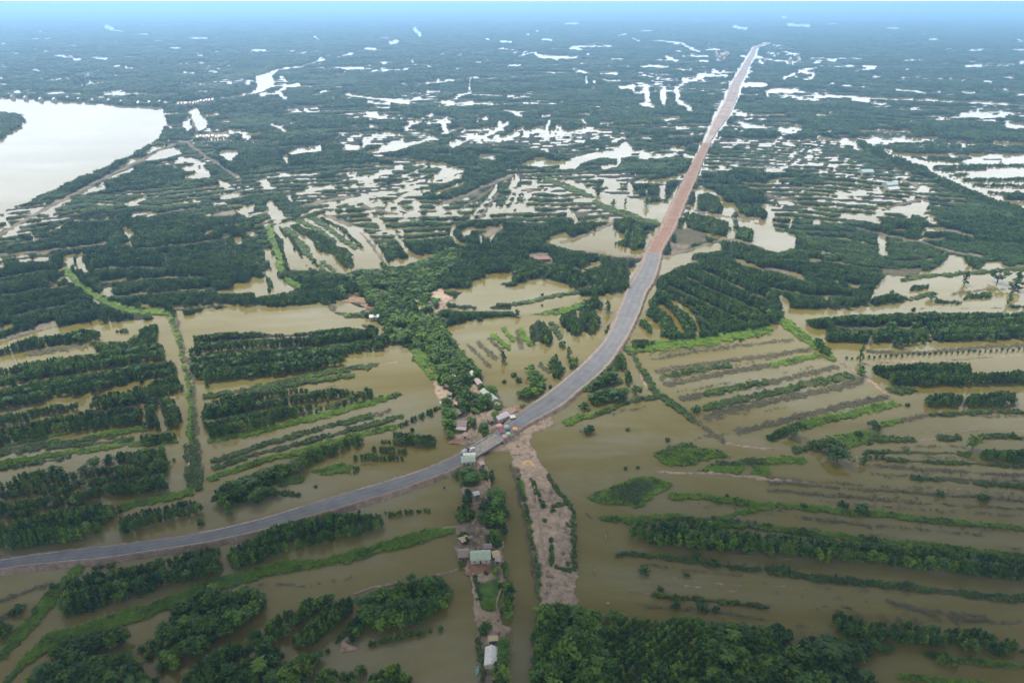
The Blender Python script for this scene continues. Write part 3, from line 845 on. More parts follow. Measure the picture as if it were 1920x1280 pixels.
s T11 s3 280,270 290,280
s T11 s3 180,300 190,320
s T11 s3 330,560 345,580
s T11 s3 30,60 70,160 100,280 120,440 150,560 170,720
s T11 s6 215,40 260,110 320,190 370,260 365,310 370,420 375,600
s T11 s5 115,60 150,140 190,230
s T11 s6 240,420 235,580
s T11 s6 250,225 330,215
s T11 s6 270,595 350,610
G T11 s8 550,295 650,295 700,320
G T11 s10 720,300 1000,290 1200,322 1536,350 1836,390 2136,424 2536,462 3072,530
F T11 p 705,345 740,322 900,322 1000,312 1150,322 1250,352 1536,392 1936,432 2336,472 2636,485 3072,560 3400,600 3400,740 3072,665 2736,650 2436,620 2036,570 1736,540 1536,522 1300,500 1000,470 800,430 710,412 | tree of the long dense hedge across the brown flooded field
s T11 s5 630,510 800,520 1100,560 1480,605
s T12 s10 0,605 300,655 700,692 1100,742 1700,790
M T11 s3 800,672 1000,692 1400,745
M T11 s4 710,737 900,752
s T11 s5 850,752 1200,790 1536,830
D T11 s4 800,815 1100,840 1536,900
s T12 s8 -590,310 -300,300 0,345
G T12 s9 -300,300 0,215 200,225 400,250 700,270
G T12 s8 700,270 1000,310 1536,360 1700,380
D T12 s5 190,290 400,305 620,345
D T12 s6 720,790 860,840 1000,865
D T12 s6 1080,880 1200,900 1450,920
F T11 p 150,850 200,830 380,820 420,830 450,860 550,870 640,862 690,895 560,960 540,1060 600,1180 600,1500 90,1500 130,1280 130,1100 160,950 | tree of the lush green grove where the mud spit ends
f T11 p 690,890 900,905 1030,895 1100,900 1160,960 1150,1060 1160,1500 600,1500 600,1180 550,1060 570,960 | bushy tree in the lighter overgrown plot at the bottom edge
F T11 p 1020,900 1100,895 1160,950 1300,940 1536,975 1600,1060 1760,1100 1960,1180 2160,1250 2130,1500 1150,1500 1160,1060 | tree of the very dark grove along the bottom edge of the flooded field
F T12 p 380,880 440,855 500,890 650,920 800,920 950,950 1100,960 1280,970 1400,1020 1500,1050 1520,1090 1480,1120 1300,1100 1100,1062 900,1062 700,1032 500,1012 380,990 | tree of the isolated dark hedge near the bottom corner
F T12 p 170,1000 300,1000 500,1040 640,1040 760,1090 760,1130 560,1120 540,1180 300,1150 180,1062 | tree of the dark row between two bottom groves
F T12 p 0,940 60,930 120,960 140,1040 0,1052
f T12 p 940,1090 1100,1110 1150,1180 1060,1182 960,1150
G T12 s8 1160,1150 1300,1165 1700,1200
G T12 s8 800,1250 1100,1270 1400,1300
"""
# isolated trees and bushes: tile  x,y  half-axes  (kind T tree, B bush)  label
LONE = """
T T3 515,380 20,30|round tree at the left end of the bright pond beside the red earth road
T T3 610,450 18,22|squat tree second from the left in the bright pond beside the red earth road
T T3 680,445 10,22|thin tree third from the left in the bright pond beside the red earth road
T T3 805,445 18,30|tallest tree standing in the bright pond closest to the red earth road
B T3 1305,600 12,14|small round bush right of the hedge block across the red earth road
T T3 445,870 18,26|round tree in the flooded gap above the rectangular pale ponds
T T3 455,960 16,24|round tree just below its twin in the gap above the rectangular ponds
B T3 180,995 12,14|small bush on the dike between the two rectangular pale ponds
B T3 180,1060 10,10|small round bush inside the lower rectangular pale pond
T T3 30,1110 16,26|tree at the lower left corner of the rectangular pale ponds
T T3 570,1070 20,36|oval tree standing in water close to the left edge of the asphalt curve
T T4 1390,212 8,14|lone thin tree in the wide flood beyond the long diagonal dike
T T4 1490,392 14,18|lone tree near the edge of the wide flood beyond the diagonal dike
T T4 1210,800 16,28|slim tree at the top of the striped flood east of the dark woods
T T4 1180,905 18,42|tall narrow tree on the thin dike of the striped flood
T T4 1375,890 38,48|big full tree right of the tall narrow one in the striped flood
T T4 1480,922 36,58|tallest dark tree at the right end of the striped flood
T T4 1440,1020 13,42|slim dark tree below the tallest one in the striped flood
B T4 740,980 14,20|small bush on a shoal at the left of the striped flood
T T4 980,1005 28,26|round tree on the shoal in the middle of the striped flood
B T4 870,1085 14,18|round bush on the narrow brown causeway below the striped flood
T T5 335,1025 45,40|round dark tree in the pond west of the canal, largest of its line
T T5 570,982 40,34|round tree second in the line in the pond west of the canal
B T5 500,1015 28,20|low round bush between the two round trees west of the canal
T T5 660,950 34,32|round tree nearest the dark clump in the pond west of the canal
B T5 1045,960 10,14|tiny bush floating in the narrow canal beside the sandy dike
B T6 940,780 16,16|bush at the head of the four short hedge rows by the olive pond
B T6 600,1012 24,26|bush right of the bright grass patch above the asphalt road
B T6 360,1120 14,12|tiny brown bush alone in the water just above the asphalt road
T T6 1480,350 20,38|dark thin tree in the pond between the grey reed strips and the road
B T6 1490,490 16,14|small bush below the dark thin tree in the pond west of the road
B T7 300,268 30,22|bright round bush among strips in the pond west of the road
B T7 230,520 18,18|round bush at the road edge of the loose grove in the pond
T T7 340,320 18,34|narrow tree between two clumps in the pond west of the road
B T7 40,480 24,18|low bush on the left side of the loose grove in the pond
B T7 10,450 22,16|bright low bush at the left rim of the pond west of the road
T T7 745,548 28,38|egg shaped tree standing alone right of the small grove inside the road curve
B T7 430,630 34,34|round bush left of the small grove inside the road curve
B T7 455,780 44,28|low dark bush alone in the brown water below the bright grass tongue
B T7 1370,240 16,14|small bush on the grassy dike above the flooded strips
B T7 1105,658 32,18|oval bush at the left end of the green flooded strip
B T7 695,782 15,10|tiny bush in the middle of the wide brown pond
B T7 935,840 20,15|tiny bush above the floating green islet in the wide brown pond
B T7 680,1010 14,16|left one of two tiny bushes between the islets in the brown pond
B T7 755,1005 14,14|right one of two tiny bushes between the islets in the brown pond
T T8 150,790 40,42|dark round tree at the end of the lowest flooded strips
B T8 212,755 20,24|small dark tree just right of the round one at the lowest strips
B T8 835,630 18,14|tiny bush at the right tip of the bright green strip
T T8 550,330 14,58|tall narrow tree where the brown track leaves the diagonal dike
T T8 555,430 28,36|round tree at the foot of the tall narrow one on the brown track
T T8 630,760 34,30|round tree above the bright grass field among flooded strips
B T8 540,802 30,24|bush at the left rim of the bright grass field
T T8 375,865 46,34|broad dark tree on the left shore of the bright grass field
T T8 412,940 60,42|biggest dark tree standing in water below the bright grass field
T T8 1225,860 38,48|dense dark tree alone beside the thin dikes of the flooded fields
B T8 1465,810 18,22|small round bush on the far thin dike of the flooded fields
T T8 570,952 24,38|narrow tree beside the pink mound in the flooded fields
B T8 1395,1108 15,18|small bush on the thin dotted dike of the flooded fields
B T8 905,1074 25,12|low wide bush at the start of the thin dotted dike
B T8 1030,1160 30,22|low bush alone in open water below the thin dotted dike
B T8 1292,1188 38,20|wide low bush further out in open water below the dotted dike
B T9 1205,315 30,12|flat brownish bush between the short hedge and the asphalt road
B T9 330,690 34,30|dark bush where the mud track meets the bright green bank
B T9 112,832 44,26|dark bush on the mud track islet below the asphalt road
B T10 620,247 12,14|pointed bush on top of the dark stand beside the asphalt road
T T10 940,658 34,34|round tree at the top rim of the dense stand by the spit
B T10 1130,105 10,10|tiny bush alone in the water left of the village spit
B T10 1380,615 20,18|small bush below the red earth heap on the village spit
B T11 735,492 20,16|small bush at the left end of the dike below the long hedge
B T11 1110,517 34,22|dark bush in the middle of the dike below the long hedge
B T11 1215,560 40,20|flat bright bush right of the dark one below the long hedge
B T11 1390,592 18,10|tiny bush at the right end of the dike below the long hedge
B T11 790,597 38,26|twiggy bush in open brown water below the dike of the long hedge
B T11 1045,627 24,14|small reddish bush in open brown water below the long hedge
B T11 890,712 25,16|twiggy bush on the sunken bank below the long hedge
B T11 980,800 26,36|bright upright bush on the lowest sunken bank above the lush grove
B T11 1140,827 38,18|wide bush right of the bright upright one on the lowest bank
B T11 1220,835 28,14|small bush at the right end of the lowest sunken bank
B T11 240,240 22,18|dark bush across the middle of the mud spit
B T11 185,210 16,24|dark bush on the left edge track of the mud spit
B T11 130,85 16,16|small bush near the sand heap on the mud spit
B T11 1290,150 14,14|tiny bush on the thin dike below the floating islet
B T12 450,205 36,26|round bush on the long green dike in the flooded fields
B T12 560,232 55,26|wide bush right of the round one on the long green dike
B T12 215,215 25,18|left bush on the long green dike in the flooded fields
B T12 110,600 38,18|low bush on the dike below the long dense hedge
B T12 65,960 55,45|bright bush beside the dark grove at the bottom edge
"""
# ------------------------------------------------------------------ survey of the valley: sight lines to the flat flood plain
F_, H0 = 1280.0, 240.0
TH = math.atan((640 - 2.5) / F_)
CT, ST = math.cos(TH), math.sin(TH)
def ground(u, v, z=0.0):
    u = np.asarray(u, float); v = np.asarray(v, float)
    dy = F_ * CT + (640 - v) * ST
    dz = -F_ * ST + (640 - v) * CT
    t = (z - H0) / dz
    return (u - 960) * t, dy * t
def G1(u, v, z=0.0):
    x, y = ground(u, v, z)
    return float(x), float(y)
def pix(x, y, z=0.0):
    x = np.asarray(x, float); y = np.asarray(y, float); z = np.asarray(z, float) - H0
    d = y * CT - z * ST
    return 960 + F_ * x / d, 640 - F_ * (y * ST + z * CT) / d, d
def vnoise(x, y, seed=0):
    xi = np.floor(x).astype(np.int64); yi = np.floor(y).astype(np.int64); fx = x - xi; fy = y - yi
    fx = fx * fx * (3 - 2 * fx); fy = fy * fy * (3 - 2 * fy)
    def h(a, b):
        n = (a * 374761393 + b * 668265263 + seed * 974634777) & 0x7fffffff
        n = ((n ^ (n >> 13)) * 1274126177) & 0x7fffffff
        return ((n ^ (n >> 16)) & 0xffff) / 65535.0
    return (h(xi, yi) * (1 - fx) + h(xi + 1, yi) * fx) * (1 - fy) + (h(xi, yi + 1) * (1 - fx) + h(xi + 1, yi + 1) * fx) * fy

TILES = {'Q': (0, 0, 1.0)}
for i, (a, b) in enumerate([(0, 240), (480, 240), (960, 240), (1440, 240), (0, 560), (480, 560), (960, 560), (1440, 560), (0, 880), (480, 880), (960, 880), (1440, 880)]):
    TILES['T%d' % (i + 1)] = (a, b, 3.2)
for i, a in enumerate((0, 640, 1280)):
    TILES['U%d' % (i + 1)] = (a, 0, 3.0)
X0, X1, Y1 = -480, 2400, 1500
W_ = X1 - X0
cls = np.ones((Y1, W_), np.int8)           # plan map of land cover: 0 water 1 tall trees 2 lower trees 3 scrub 4 grass 5 dead reeds 6 bare earth
sid = np.zeros((Y1, W_), np.int16)
CODE = dict(W=0, F=1, f=2, s=3, G=4, D=5, M=6)
stands = [dict(label=None, pts=None, code=1)]
def _n2(x, y, seed):
    return vnoise(x, y, seed) - .5
def warp_fields():
    yy, xx = np.mgrid[0:Y1, X0:X1].astype(np.float32)
    a = np.interp(yy[:, :1], [0, 150, 400, 700, 1500], [.8, 1.6, 4.0, 5.5, 8.0])
    wx = a * (1.5 * _n2(xx / 17, yy / 9, 1) + .9 * _n2(xx / 6, yy / 3.5, 2)); wy = a * .62 * (1.5 * _n2(xx / 21, yy / 11, 3) + .9 * _n2(xx / 6.5, yy / 4, 4))
    return wx, wy
WX, WY = warp_fields()
def paint_poly(pts, code, k, warp=True):
    xs = np.array([p[0] for p in pts]); ys = np.array([p[1] for p in pts])
    x0, x1 = int(max(X0, xs.min() - 6)), int(min(X1 - 1, xs.max() + 7)); y0, y1 = int(max(0, ys.min() - 5)), int(min(Y1 - 1, ys.max() + 6))
    if x1 <= x0 or y1 <= y0: return
    yy, xx = np.mgrid[y0:y1 + 1, x0:x1 + 1]
    yy = yy + 0.5; xx = xx + 0.5
    if warp: sl_ = (slice(y0, y1 + 1), slice(x0 - X0, x1 + 1 - X0)); xx = xx + WX[sl_]; yy = yy + WY[sl_]
    ins = np.zeros(xx.shape, bool)
    n = len(pts)
    for i in range(n):
        ax, ay = xs[i], ys[i]; bx, by = xs[(i + 1) % n], ys[(i + 1) % n]
        if ay == by: continue
        c = ((ay > yy) != (by > yy)) & (xx < (bx - ax) * (yy - ay) / (by - ay) + ax)
        ins ^= c
    cls[y0:y1 + 1, x0 - X0:x1 + 1 - X0][ins] = code
    sid[y0:y1 + 1, x0 - X0:x1 + 1 - X0][ins] = k
def paint_stroke(pts, w, code, k):
    for (ax, ay), (bx, by) in zip(pts[:-1], pts[1:]):
        r = w / 2
        x0, x1 = int(max(X0, min(ax, bx) - r)), int(min(X1 - 1, max(ax, bx) + r + 1)); y0, y1 = int(max(0, min(ay, by) - r - 3)), int(min(Y1 - 1, max(ay, by) + r + 4))
        if x1 <= x0 or y1 <= y0: continue
        yy, xx = np.mgrid[y0:y1 + 1, x0:x1 + 1]
        sl_ = (slice(y0, y1 + 1), slice(x0 - X0, x1 + 1 - X0)); yy = yy + 0.5 + WY[sl_] * .6; xx = xx + 0.5 + WX[sl_] * .6
        dx, dy = bx - ax, by - ay
        t = np.clip(((xx - ax) * dx + (yy - ay) * dy) / max(1e-6, dx * dx + dy * dy), 0, 1)
        d = np.hypot(xx - ax - t * dx, yy - ay - t * dy)
        ins = d <= r * (0.86 + 0.3 * np.sin(xx * 0.31 + ay) * np.sin(xx * 0.113 + yy * 0.27))
        cls[y0:y1 + 1, x0 - X0:x1 + 1 - X0][ins] = code
        sid[y0:y1 + 1, x0 - X0:x1 + 1 - X0][ins] = k
for ln in MAP.strip().splitlines():
    ln = ln.strip()
    if not ln or ln[0] == '#': continue
    lab = None
    dr = None
    if '|' in ln: ln, lab, *dr = [q.strip() for q in ln.split('|')]
    tk = ln.split()
    code = CODE[tk[0]]; ox, oy, s = TILES[tk[1]]
    if code == 6 and (tk[1][0] == 'U' or tk[1] in ('T1', 'T2', 'T3', 'T4')): code = 7
    pts = [(ox + float(a.split(',')[0]) / s, oy + float(a.split(',')[1]) / s) for a in tk[3:]]
    if tk[2][0] == 's' and tk[1][0] == 'T':              # banks run on past the edges of the view
        for e, f_ in ((-1, -2), (0, 1)):
            (xa, ya), (xb, yb) = pts[e], pts[f_]
            if (xa > 1890 and xa > xb) or (xa < 15 and xa < xb):
                xn = max(xa, 2350) if xa > 1890 else min(xa, -420); m_ = max(-.25, min(.25, (ya - yb) / (xa - xb + 1e-6))); q_ = (xn, ya + (xn - xa) * m_)
                pts = [q_] + pts if e == 0 else pts + [q_]
    k = 0
    if code in (1, 2):
        k = len(stands); stands.append(dict(label=lab or None, pts=pts, code=code, dir=[(ox + float(a.split(',')[0]) / s, oy + float(a.split(',')[1]) / s) for a in dr[0].split()] if dr else None))
    if tk[2] == 'p': paint_poly(pts, code, k)
    else: paint_stroke(pts, float(tk[2][1:]) * (1.35 if tk[1][0] == 'U' and code == 0 else 1.25 if code in (3, 4, 5) else 1) + (.7 if tk[1][0] == 'U' else 0), code, k)
    if k: stands[k]['kind'] = tk[2]
# the carriageway: near edge, far edge
ROAD_A = [(-300, 1100, -300, 1128), (0, 1049, 0, 1067), (94, 1035, 94, 1055), (188, 1024, 190, 1046), (281, 1013, 284, 1032), (375, 998, 379, 1017), (480, 974, 486, 994), (558, 951, 566, 970), (636, 927, 646, 948), (730, 900, 740, 920), (792, 880, 802, 898), (840, 860, 852, 878), (872, 844, 886, 860)]
ROAD_B = [(925, 812, 942, 828), (946, 795, 964, 812), (966, 778, 988, 795), (1022, 740, 1051, 760), (1056, 713, 1083, 733), (1085, 689, 1112, 710), (1112, 663, 1141, 682), (1134, 638, 1163, 650), (1148, 612, 1180, 622), (1166, 568, 1199, 582), (1178, 540, 1210, 550), (1191, 519, 1226, 524), (1204, 495, 1234, 498), (1212, 473, 1240, 473)]
ROAD_C = [(1212, 473, 1240, 473), (1222, 450, 1252, 450), (1238, 427, 1266, 427), (1260, 381, 1285, 381), (1284, 334, 1305, 334), (1301, 302, 1317, 302), (1319, 268, 1333, 268)]
ROAD_D = [(1319, 268, 1333, 268), (1331, 240, 1350, 240), (1342, 217, 1367, 217), (1360, 183, 1383, 183), (1370, 157, 1390, 157), (1383, 138, 1400, 138), (1392, 122, 1406, 122), (1405, 102, 1416, 102), (1414, 88, 1422, 88), (1437, 80, 1444, 80)]
for R, m in ((ROAD_A, 5), (ROAD_B, 4), (ROAD_C, 3), (ROAD_D, 2)):
    for a, b in zip(R[:-1], R[1:]):
        paint_poly([(a[0] - m * .4, a[1] - m), (b[0] - m * .4, b[1] - m), (b[2] + m * .4, b[3] + m), (a[2] + m * .4, a[3] + m)], 0, 0)
for a, b in zip(ROAD_D[:-1], ROAD_D[1:]):
    paint_stroke([(a[0] - 3, a[1]), (b[0] - 2, b[1])], 2.5, 0, 0); paint_stroke([(a[2] + 3, a[3]), (b[2] + 2, b[3])], 2.5, 0, 0)
left = (cls == 1) & (sid == 0); left[:655] = False; cls[left] = 0
ra_ = np.random.default_rng(5)
for i in range(420):                         # glints of flood water between the far trees
    y = 45 + 400 * ra_.random() ** 1.1; x = ra_.uniform(X0, X1)
    if vnoise(np.array(x / 150.), np.array(y / 40.), 77) < .42: continue
    L = ra_.uniform(5, 22) * (.5 + y / 300); t = math.radians(ra_.uniform(-22, 6) if x < 1100 else ra_.uniform(-6, 8))
    m_ = cls[int(y), int(x) - X0] == 1 and sid[int(y), int(x) - X0] == 0
    if m_:
        for q in range(int(ra_.integers(1, 4))):
            xa = x + q * L * .8 * ra_.uniform(.6, 1.3); ya = y + ra_.uniform(-4, 4) * y / 250
            paint_stroke([(xa, ya), (xa + L * math.cos(t), ya + L * math.sin(t))], ra_.uniform(1.2, 2.2) + y / 190, 0, 0)
for i in range(64):                          # drowned ridges just breaking the surface of the eastern fields
    x = ra_.uniform(1180, 2200); y = ra_.uniform(865, 1215); L = ra_.uniform(90, 420); sl = ra_.uniform(.06, .10)
    if i % 4 == 0: x = ra_.uniform(1230, 1500); y = ra_.uniform(690, 830); L = ra_.uniform(60, 200); sl = -.19
    n_ = int(L / 14)
    for q in range(n_):
        xa = x + q * 14
        if ra_.random() < .3 or xa > X1 - 30 or cls[int(y + sl * q * 14), int(xa) - X0] != 0: continue
        paint_stroke([(xa, y + sl * q * 14), (xa + 14, y + sl * (q + 1) * 14)], ra_.uniform(1.0, 2.6), 5 if ra_.random() < .8 else 6, 0)
# parallel flooded ditches between the planted beds of the woods
yy_, xx_ = np.mgrid[90:620, X0:X1].astype(np.float32)
wx_, wy_ = ground(xx_ + .5, yy_ + .5)
def bed_phase(x, y):
    phi = np.radians(np.clip(12 - x / np.maximum(y, 1) * 26, -10, 32)); dd = np.maximum(17.0, np.round(y / 150) * 150 * .03)
    return (-x * np.sin(phi) + y * np.cos(phi)) / np.maximum(22.0, 900 * .026 * (1 + (y > 1500))) + 2.6 * vnoise(x / 330, y / 330, 5) + .8 * vnoise(x / 70, y / 70, 6) + .35 * vnoise(x / 22, y / 22, 8)
bp_ = np.abs((bed_phase(wx_, wy_) % 1) - .5) * 2
wetness = vnoise(wx_ / 150 + .2 * wy_ / 150, wy_ / 95, 61) + .28 * (vnoise(wx_ / 26, wy_ / 26, 62) - .5)
cen = .13 * np.exp(-((xx_ - 950) / 330) ** 2 - ((yy_ - 340) / 110) ** 2) + .10 * np.exp(-((xx_ - 1750) / 330) ** 2 - ((yy_ - 330) / 120) ** 2) + .075 * (yy_ > 330) * (xx_ < 520) + .04 * (xx_ > 1250)
dit = (bp_ < .17 + .5 * np.clip(wetness + cen - .635, 0, .45)) & (wetness + cen > .635)
sub_ = cls[90:620]; m_ = dit & (sub_ == 1) & (sid[90:620] == 0); sub_[m_] = 0
def look(arr, u, v):
    return arr[np.clip(np.asarray(v).astype(int), 0, Y1 - 1), np.clip(np.asarray(u).astype(int), X0, X1 - 1) - X0]
# ------------------------------------------------------------------ materials
def mat(name, rough=0.7, spec=0.3):
    m = bpy.data.materials.new(name); m.use_nodes = True
    p = m.node_tree.nodes['Principled BSDF']
    p.inputs['Roughness'].default_value = rough; p.inputs['Specular IOR Level'].default_value = spec
    return m, m.node_tree, p
def node(nt, t, **kw):
    n = nt.nodes.new(t)
    for k, v in kw.items(): setattr(n, k, v)
    return n
def ramp(nt, stops):
    r = node(nt, 'ShaderNodeValToRGB'); e = r.color_ramp.elements
    e[0].position, e[0].color = stops[0][0], (*stops[0][1], 1)
    e[1].position, e[1].color = stops[-1][0], (*stops[-1][1], 1)
    for p, c in stops[1:-1]:
        q = e.new(p); q.color = (*c, 1)
    return r
def noise(nt, scale, detail=3, rough=.6):
    g = node(nt, 'ShaderNodeNewGeometry'); n = node(nt, 'ShaderNodeTexNoise')
    n.inputs['Scale'].default_value = scale; n.inputs['Detail'].default_value = detail; n.inputs['Roughness'].default_value = rough
    nt.links.new(g.outputs['Position'], n.inputs['Vector'])
    return n
def plain(name, c1, c2, scale, rough=.8, detail=4, spec=.25, lo=.35, hi=.65):
    m, nt, p = mat(name, rough, spec)
    n = noise(nt, scale, detail, .7); r = ramp(nt, [(lo, c1), (hi, c2)])
    nt.links.new(n.outputs['Fac'], r.inputs['Fac']); nt.links.new(r.outputs['Color'], p.inputs['Base Color'])
    return m
def leaf(name, stops, patch=0.02, amt=.55):
    m, nt, p = mat(name, .6, .2)
    oi = node(nt, 'ShaderNodeObjectInfo'); n = noise(nt, patch, 2, .6)
    g = node(nt, 'ShaderNodeNewGeometry')
    n2 = node(nt, 'ShaderNodeTexNoise'); n2.inputs['Scale'].default_value = .55; n2.inputs['Detail'].default_value = 2
    nt.links.new(g.outputs['Position'], n2.inputs['Vector'])
    mx = node(nt, 'ShaderNodeMix'); mx.inputs[0].default_value = amt
    nt.links.new(oi.outputs['Random'], mx.inputs[2]); nt.links.new(n.outputs['Fac'], mx.inputs[3])
    m2 = node(nt, 'ShaderNodeMix'); m2.inputs[0].default_value = .35
    nt.links.new(mx.outputs[0], m2.inputs[2]); nt.links.new(n2.outputs['Fac'], m2.inputs[3])
    r = ramp(nt, stops)
    nt.links.new(m2.outputs[0], r.inputs['Fac']); nt.links.new(r.outputs['Color'], p.inputs['Base Color'])
    return m
M = {}
M['tree'] = leaf('tree_leaves', [(.26, (.010, .030, .003)), (.48, (.036, .084, .006)), (.66, (.088, .150, .012)), (.8, (.17, .20, .028))])
M['wood_far'] = leaf('woodland_leaves', [(.22, (.014, .038, .009)), (.45, (.034, .080, .014)), (.62, (.07, .125, .022)), (.8, (.12, .15, .04))], .011, .62)
M['bush'] = leaf('bush_leaves', [(.2, (.018, .045, .010)), (.5, (.035, .085, .014)), (.8, (.065, .13, .02))])
M['scrub'] = leaf('scrub_leaves', [(.2, (.035, .065, .016)), (.5, (.06, .10, .024)), (.8, (.10, .14, .04))], .05)
M['grass'] = leaf('grass_blades', [(.2, (.06, .125, .008)), (.5, (.125, .225, .012)), (.8, (.22, .30, .035))], .05)
M['reed'] = leaf('dead_reeds', [(.2, (.072, .066, .036)), (.5, (.125, .115, .062)), (.8, (.115, .130, .045))], .04)
M['lush'] = leaf('lush_tree_leaves', [(.26, (.018, .048, .004)), (.5, (.060, .130, .008)), (.68, (.145, .225, .020)), (.8, (.22, .24, .04))])
M['bark'] = plain('bark', (.07, .05, .035), (.14, .11, .08), 2.0)
def ground_mat():
    m, nt, p = mat('flood_plain_soil', .9, .15)
    a = node(nt, 'ShaderNodeAttribute', attribute_name='cover')
    n = noise(nt, .35, 5, .7); n2 = noise(nt, .03, 4, .6)
    mm = node(nt, 'ShaderNodeMath', operation='MULTIPLY'); nt.links.new(n.outputs['Fac'], mm.inputs[0]); nt.links.new(n2.outputs['Fac'], mm.inputs[1])
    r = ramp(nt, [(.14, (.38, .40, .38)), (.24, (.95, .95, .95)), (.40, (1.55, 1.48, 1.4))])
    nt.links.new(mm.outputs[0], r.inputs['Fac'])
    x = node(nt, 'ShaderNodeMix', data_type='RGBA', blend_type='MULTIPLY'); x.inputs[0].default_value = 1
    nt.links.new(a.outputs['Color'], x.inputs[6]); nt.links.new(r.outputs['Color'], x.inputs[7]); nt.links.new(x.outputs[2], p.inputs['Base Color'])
    return m
M['ground'] = ground_mat()
def water_mat():
    m, nt, p = mat('silty_flood_water', .07, .5)
    p.inputs['IOR'].default_value = 1.333
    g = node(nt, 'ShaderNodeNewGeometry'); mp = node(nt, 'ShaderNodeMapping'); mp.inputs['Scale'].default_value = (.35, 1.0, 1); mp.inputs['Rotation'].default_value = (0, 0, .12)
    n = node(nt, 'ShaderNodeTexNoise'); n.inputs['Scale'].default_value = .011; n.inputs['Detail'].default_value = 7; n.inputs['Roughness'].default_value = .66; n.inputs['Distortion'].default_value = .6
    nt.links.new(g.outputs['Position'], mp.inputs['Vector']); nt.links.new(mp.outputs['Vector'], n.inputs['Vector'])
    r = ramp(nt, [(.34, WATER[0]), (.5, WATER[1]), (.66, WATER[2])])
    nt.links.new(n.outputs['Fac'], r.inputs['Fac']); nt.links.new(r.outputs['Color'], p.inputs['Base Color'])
    n3 = noise(nt, .02, 5, .6); r3 = ramp(nt, [(.35, (.02, .02, .02)), (.7, (.12, .12, .12))])
    nt.links.new(n3.outputs['Fac'], r3.inputs['Fac']); nt.links.new(r3.outputs['Color'], p.inputs['Roughness'])
    n2 = noise(nt, .5, 3, .6); b = node(nt, 'ShaderNodeBump'); b.inputs['Strength'].default_value = .06; b.inputs['Distance'].default_value = .12
    nt.links.new(n2.outputs['Fac'], b.inputs['Height']); nt.links.new(b.outputs['Normal'], p.inputs['Normal'])
    return m
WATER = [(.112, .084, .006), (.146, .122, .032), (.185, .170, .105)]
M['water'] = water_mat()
def track_mat(name, c1, c2, dust, sc_, tracks):
    m, nt, p = mat(name, .8, .25)
    n = noise(nt, sc_, 6, .7); r = ramp(nt, [(.3, c1), (.7, c2)]); nt.links.new(n.outputs['Fac'], r.inputs['Fac'])
    a = node(nt, 'ShaderNodeAttribute', attribute_name='lane'); n2 = noise(nt, .09, 5, .7)
    w1 = node(nt, 'ShaderNodeMath', operation='MULTIPLY_ADD'); w1.inputs[1].default_value = .42; nt.links.new(n2.outputs['Fac'], w1.inputs[0]); nt.links.new(a.outputs['Fac'], w1.inputs[2])
    d = ramp(nt, [(.18, (1, 1, 1)), (.30, (.12, .12, .12)), (.5, (.0, .0, .0)), (1.02 - .02, (.05, .05, .05))])
    e = d.color_ramp.elements.new(.93); e.color = (.0, .0, .0, 1)
    nt.links.new(w1.outputs[0], d.inputs['Fac'])
    w2 = node(nt, 'ShaderNodeMath', operation='MULTIPLY_ADD'); w2.inputs[1].default_value = -.42; nt.links.new(n2.outputs['Fac'], w2.inputs[0]); nt.links.new(a.outputs['Fac'], w2.inputs[2])
    d2 = ramp(nt, [(.62, (0, 0, 0)), (.70, (.15, .15, .15)), (.80, (1, 1, 1))]); nt.links.new(w2.outputs[0], d2.inputs['Fac'])
    ad = node(nt, 'ShaderNodeMath', operation='MAXIMUM'); nt.links.new(d.outputs['Color'], ad.inputs[0]); nt.links.new(d2.outputs['Color'], ad.inputs[1])
    x = node(nt, 'ShaderNodeMix', data_type='RGBA'); nt.links.new(ad.outputs[0], x.inputs[0]); nt.links.new(r.outputs['Color'], x.inputs[6]); x.inputs[7].default_value = (*dust, 1)
    t = node(nt, 'ShaderNodeMath', operation='MULTIPLY'); t.inputs[1].default_value = 2 * PI * tracks; nt.links.new(a.outputs['Fac'], t.inputs[0])
    c = node(nt, 'ShaderNodeMath', operation='COSINE'); nt.links.new(t.outputs[0], c.inputs[0])
    tr = node(nt, 'ShaderNodeMapRange'); tr.inputs['From Min'].default_value = -1; tr.inputs['To Min'].default_value = .92; tr.inputs['To Max'].default_value = 1.04; nt.links.new(c.outputs[0], tr.inputs['Value'])
    y = node(nt, 'ShaderNodeMix', data_type='RGBA', blend_type='MULTIPLY'); y.inputs[0].default_value = 1; nt.links.new(x.outputs[2], y.inputs[6]); nt.links.new(tr.outputs[0], y.inputs[7]); nt.links.new(y.outputs[2], p.inputs['Base Color'])
    return m
M['asphalt'] = track_mat('worn_asphalt', (.11, .11, .118), (.175, .175, .18), (.25, .20, .15), .16, 3)
M['gravel'] = plain('gravel_shoulder', (.15, .108, .078), (.26, .195, .145), .3, .9)
M['redearth'] = track_mat('red_road_earth', (.15, .082, .054), (.25, .15, .10), (.30, .22, .16), .08, 3)
M['palefill'] = track_mat('pale_road_fill', (.18, .13, .105), (.34, .28, .25), (.36, .30, .26), .02, 2)
M['concrete'] = plain('concrete', (.17, .15, .13), (.32, .29, .25), .35, .8, 6)
M['darkconcrete'] = plain('dark_concrete', (.07, .065, .06), (.13, .12, .11), .8)
M['sand'] = plain('yellow_sand', (.42, .29, .12), (.58, .43, .2), .5)
M['soil'] = plain('red_soil_heap', (.19, .10, .06), (.29, .165, .10), .4)
M['path'] = plain('trodden_path', (.22, .17, .11), (.36, .29, .19), .5)
M['line'] = plain('worn_line_paint', (.20, .18, .15), (.46, .43, .37), .35)
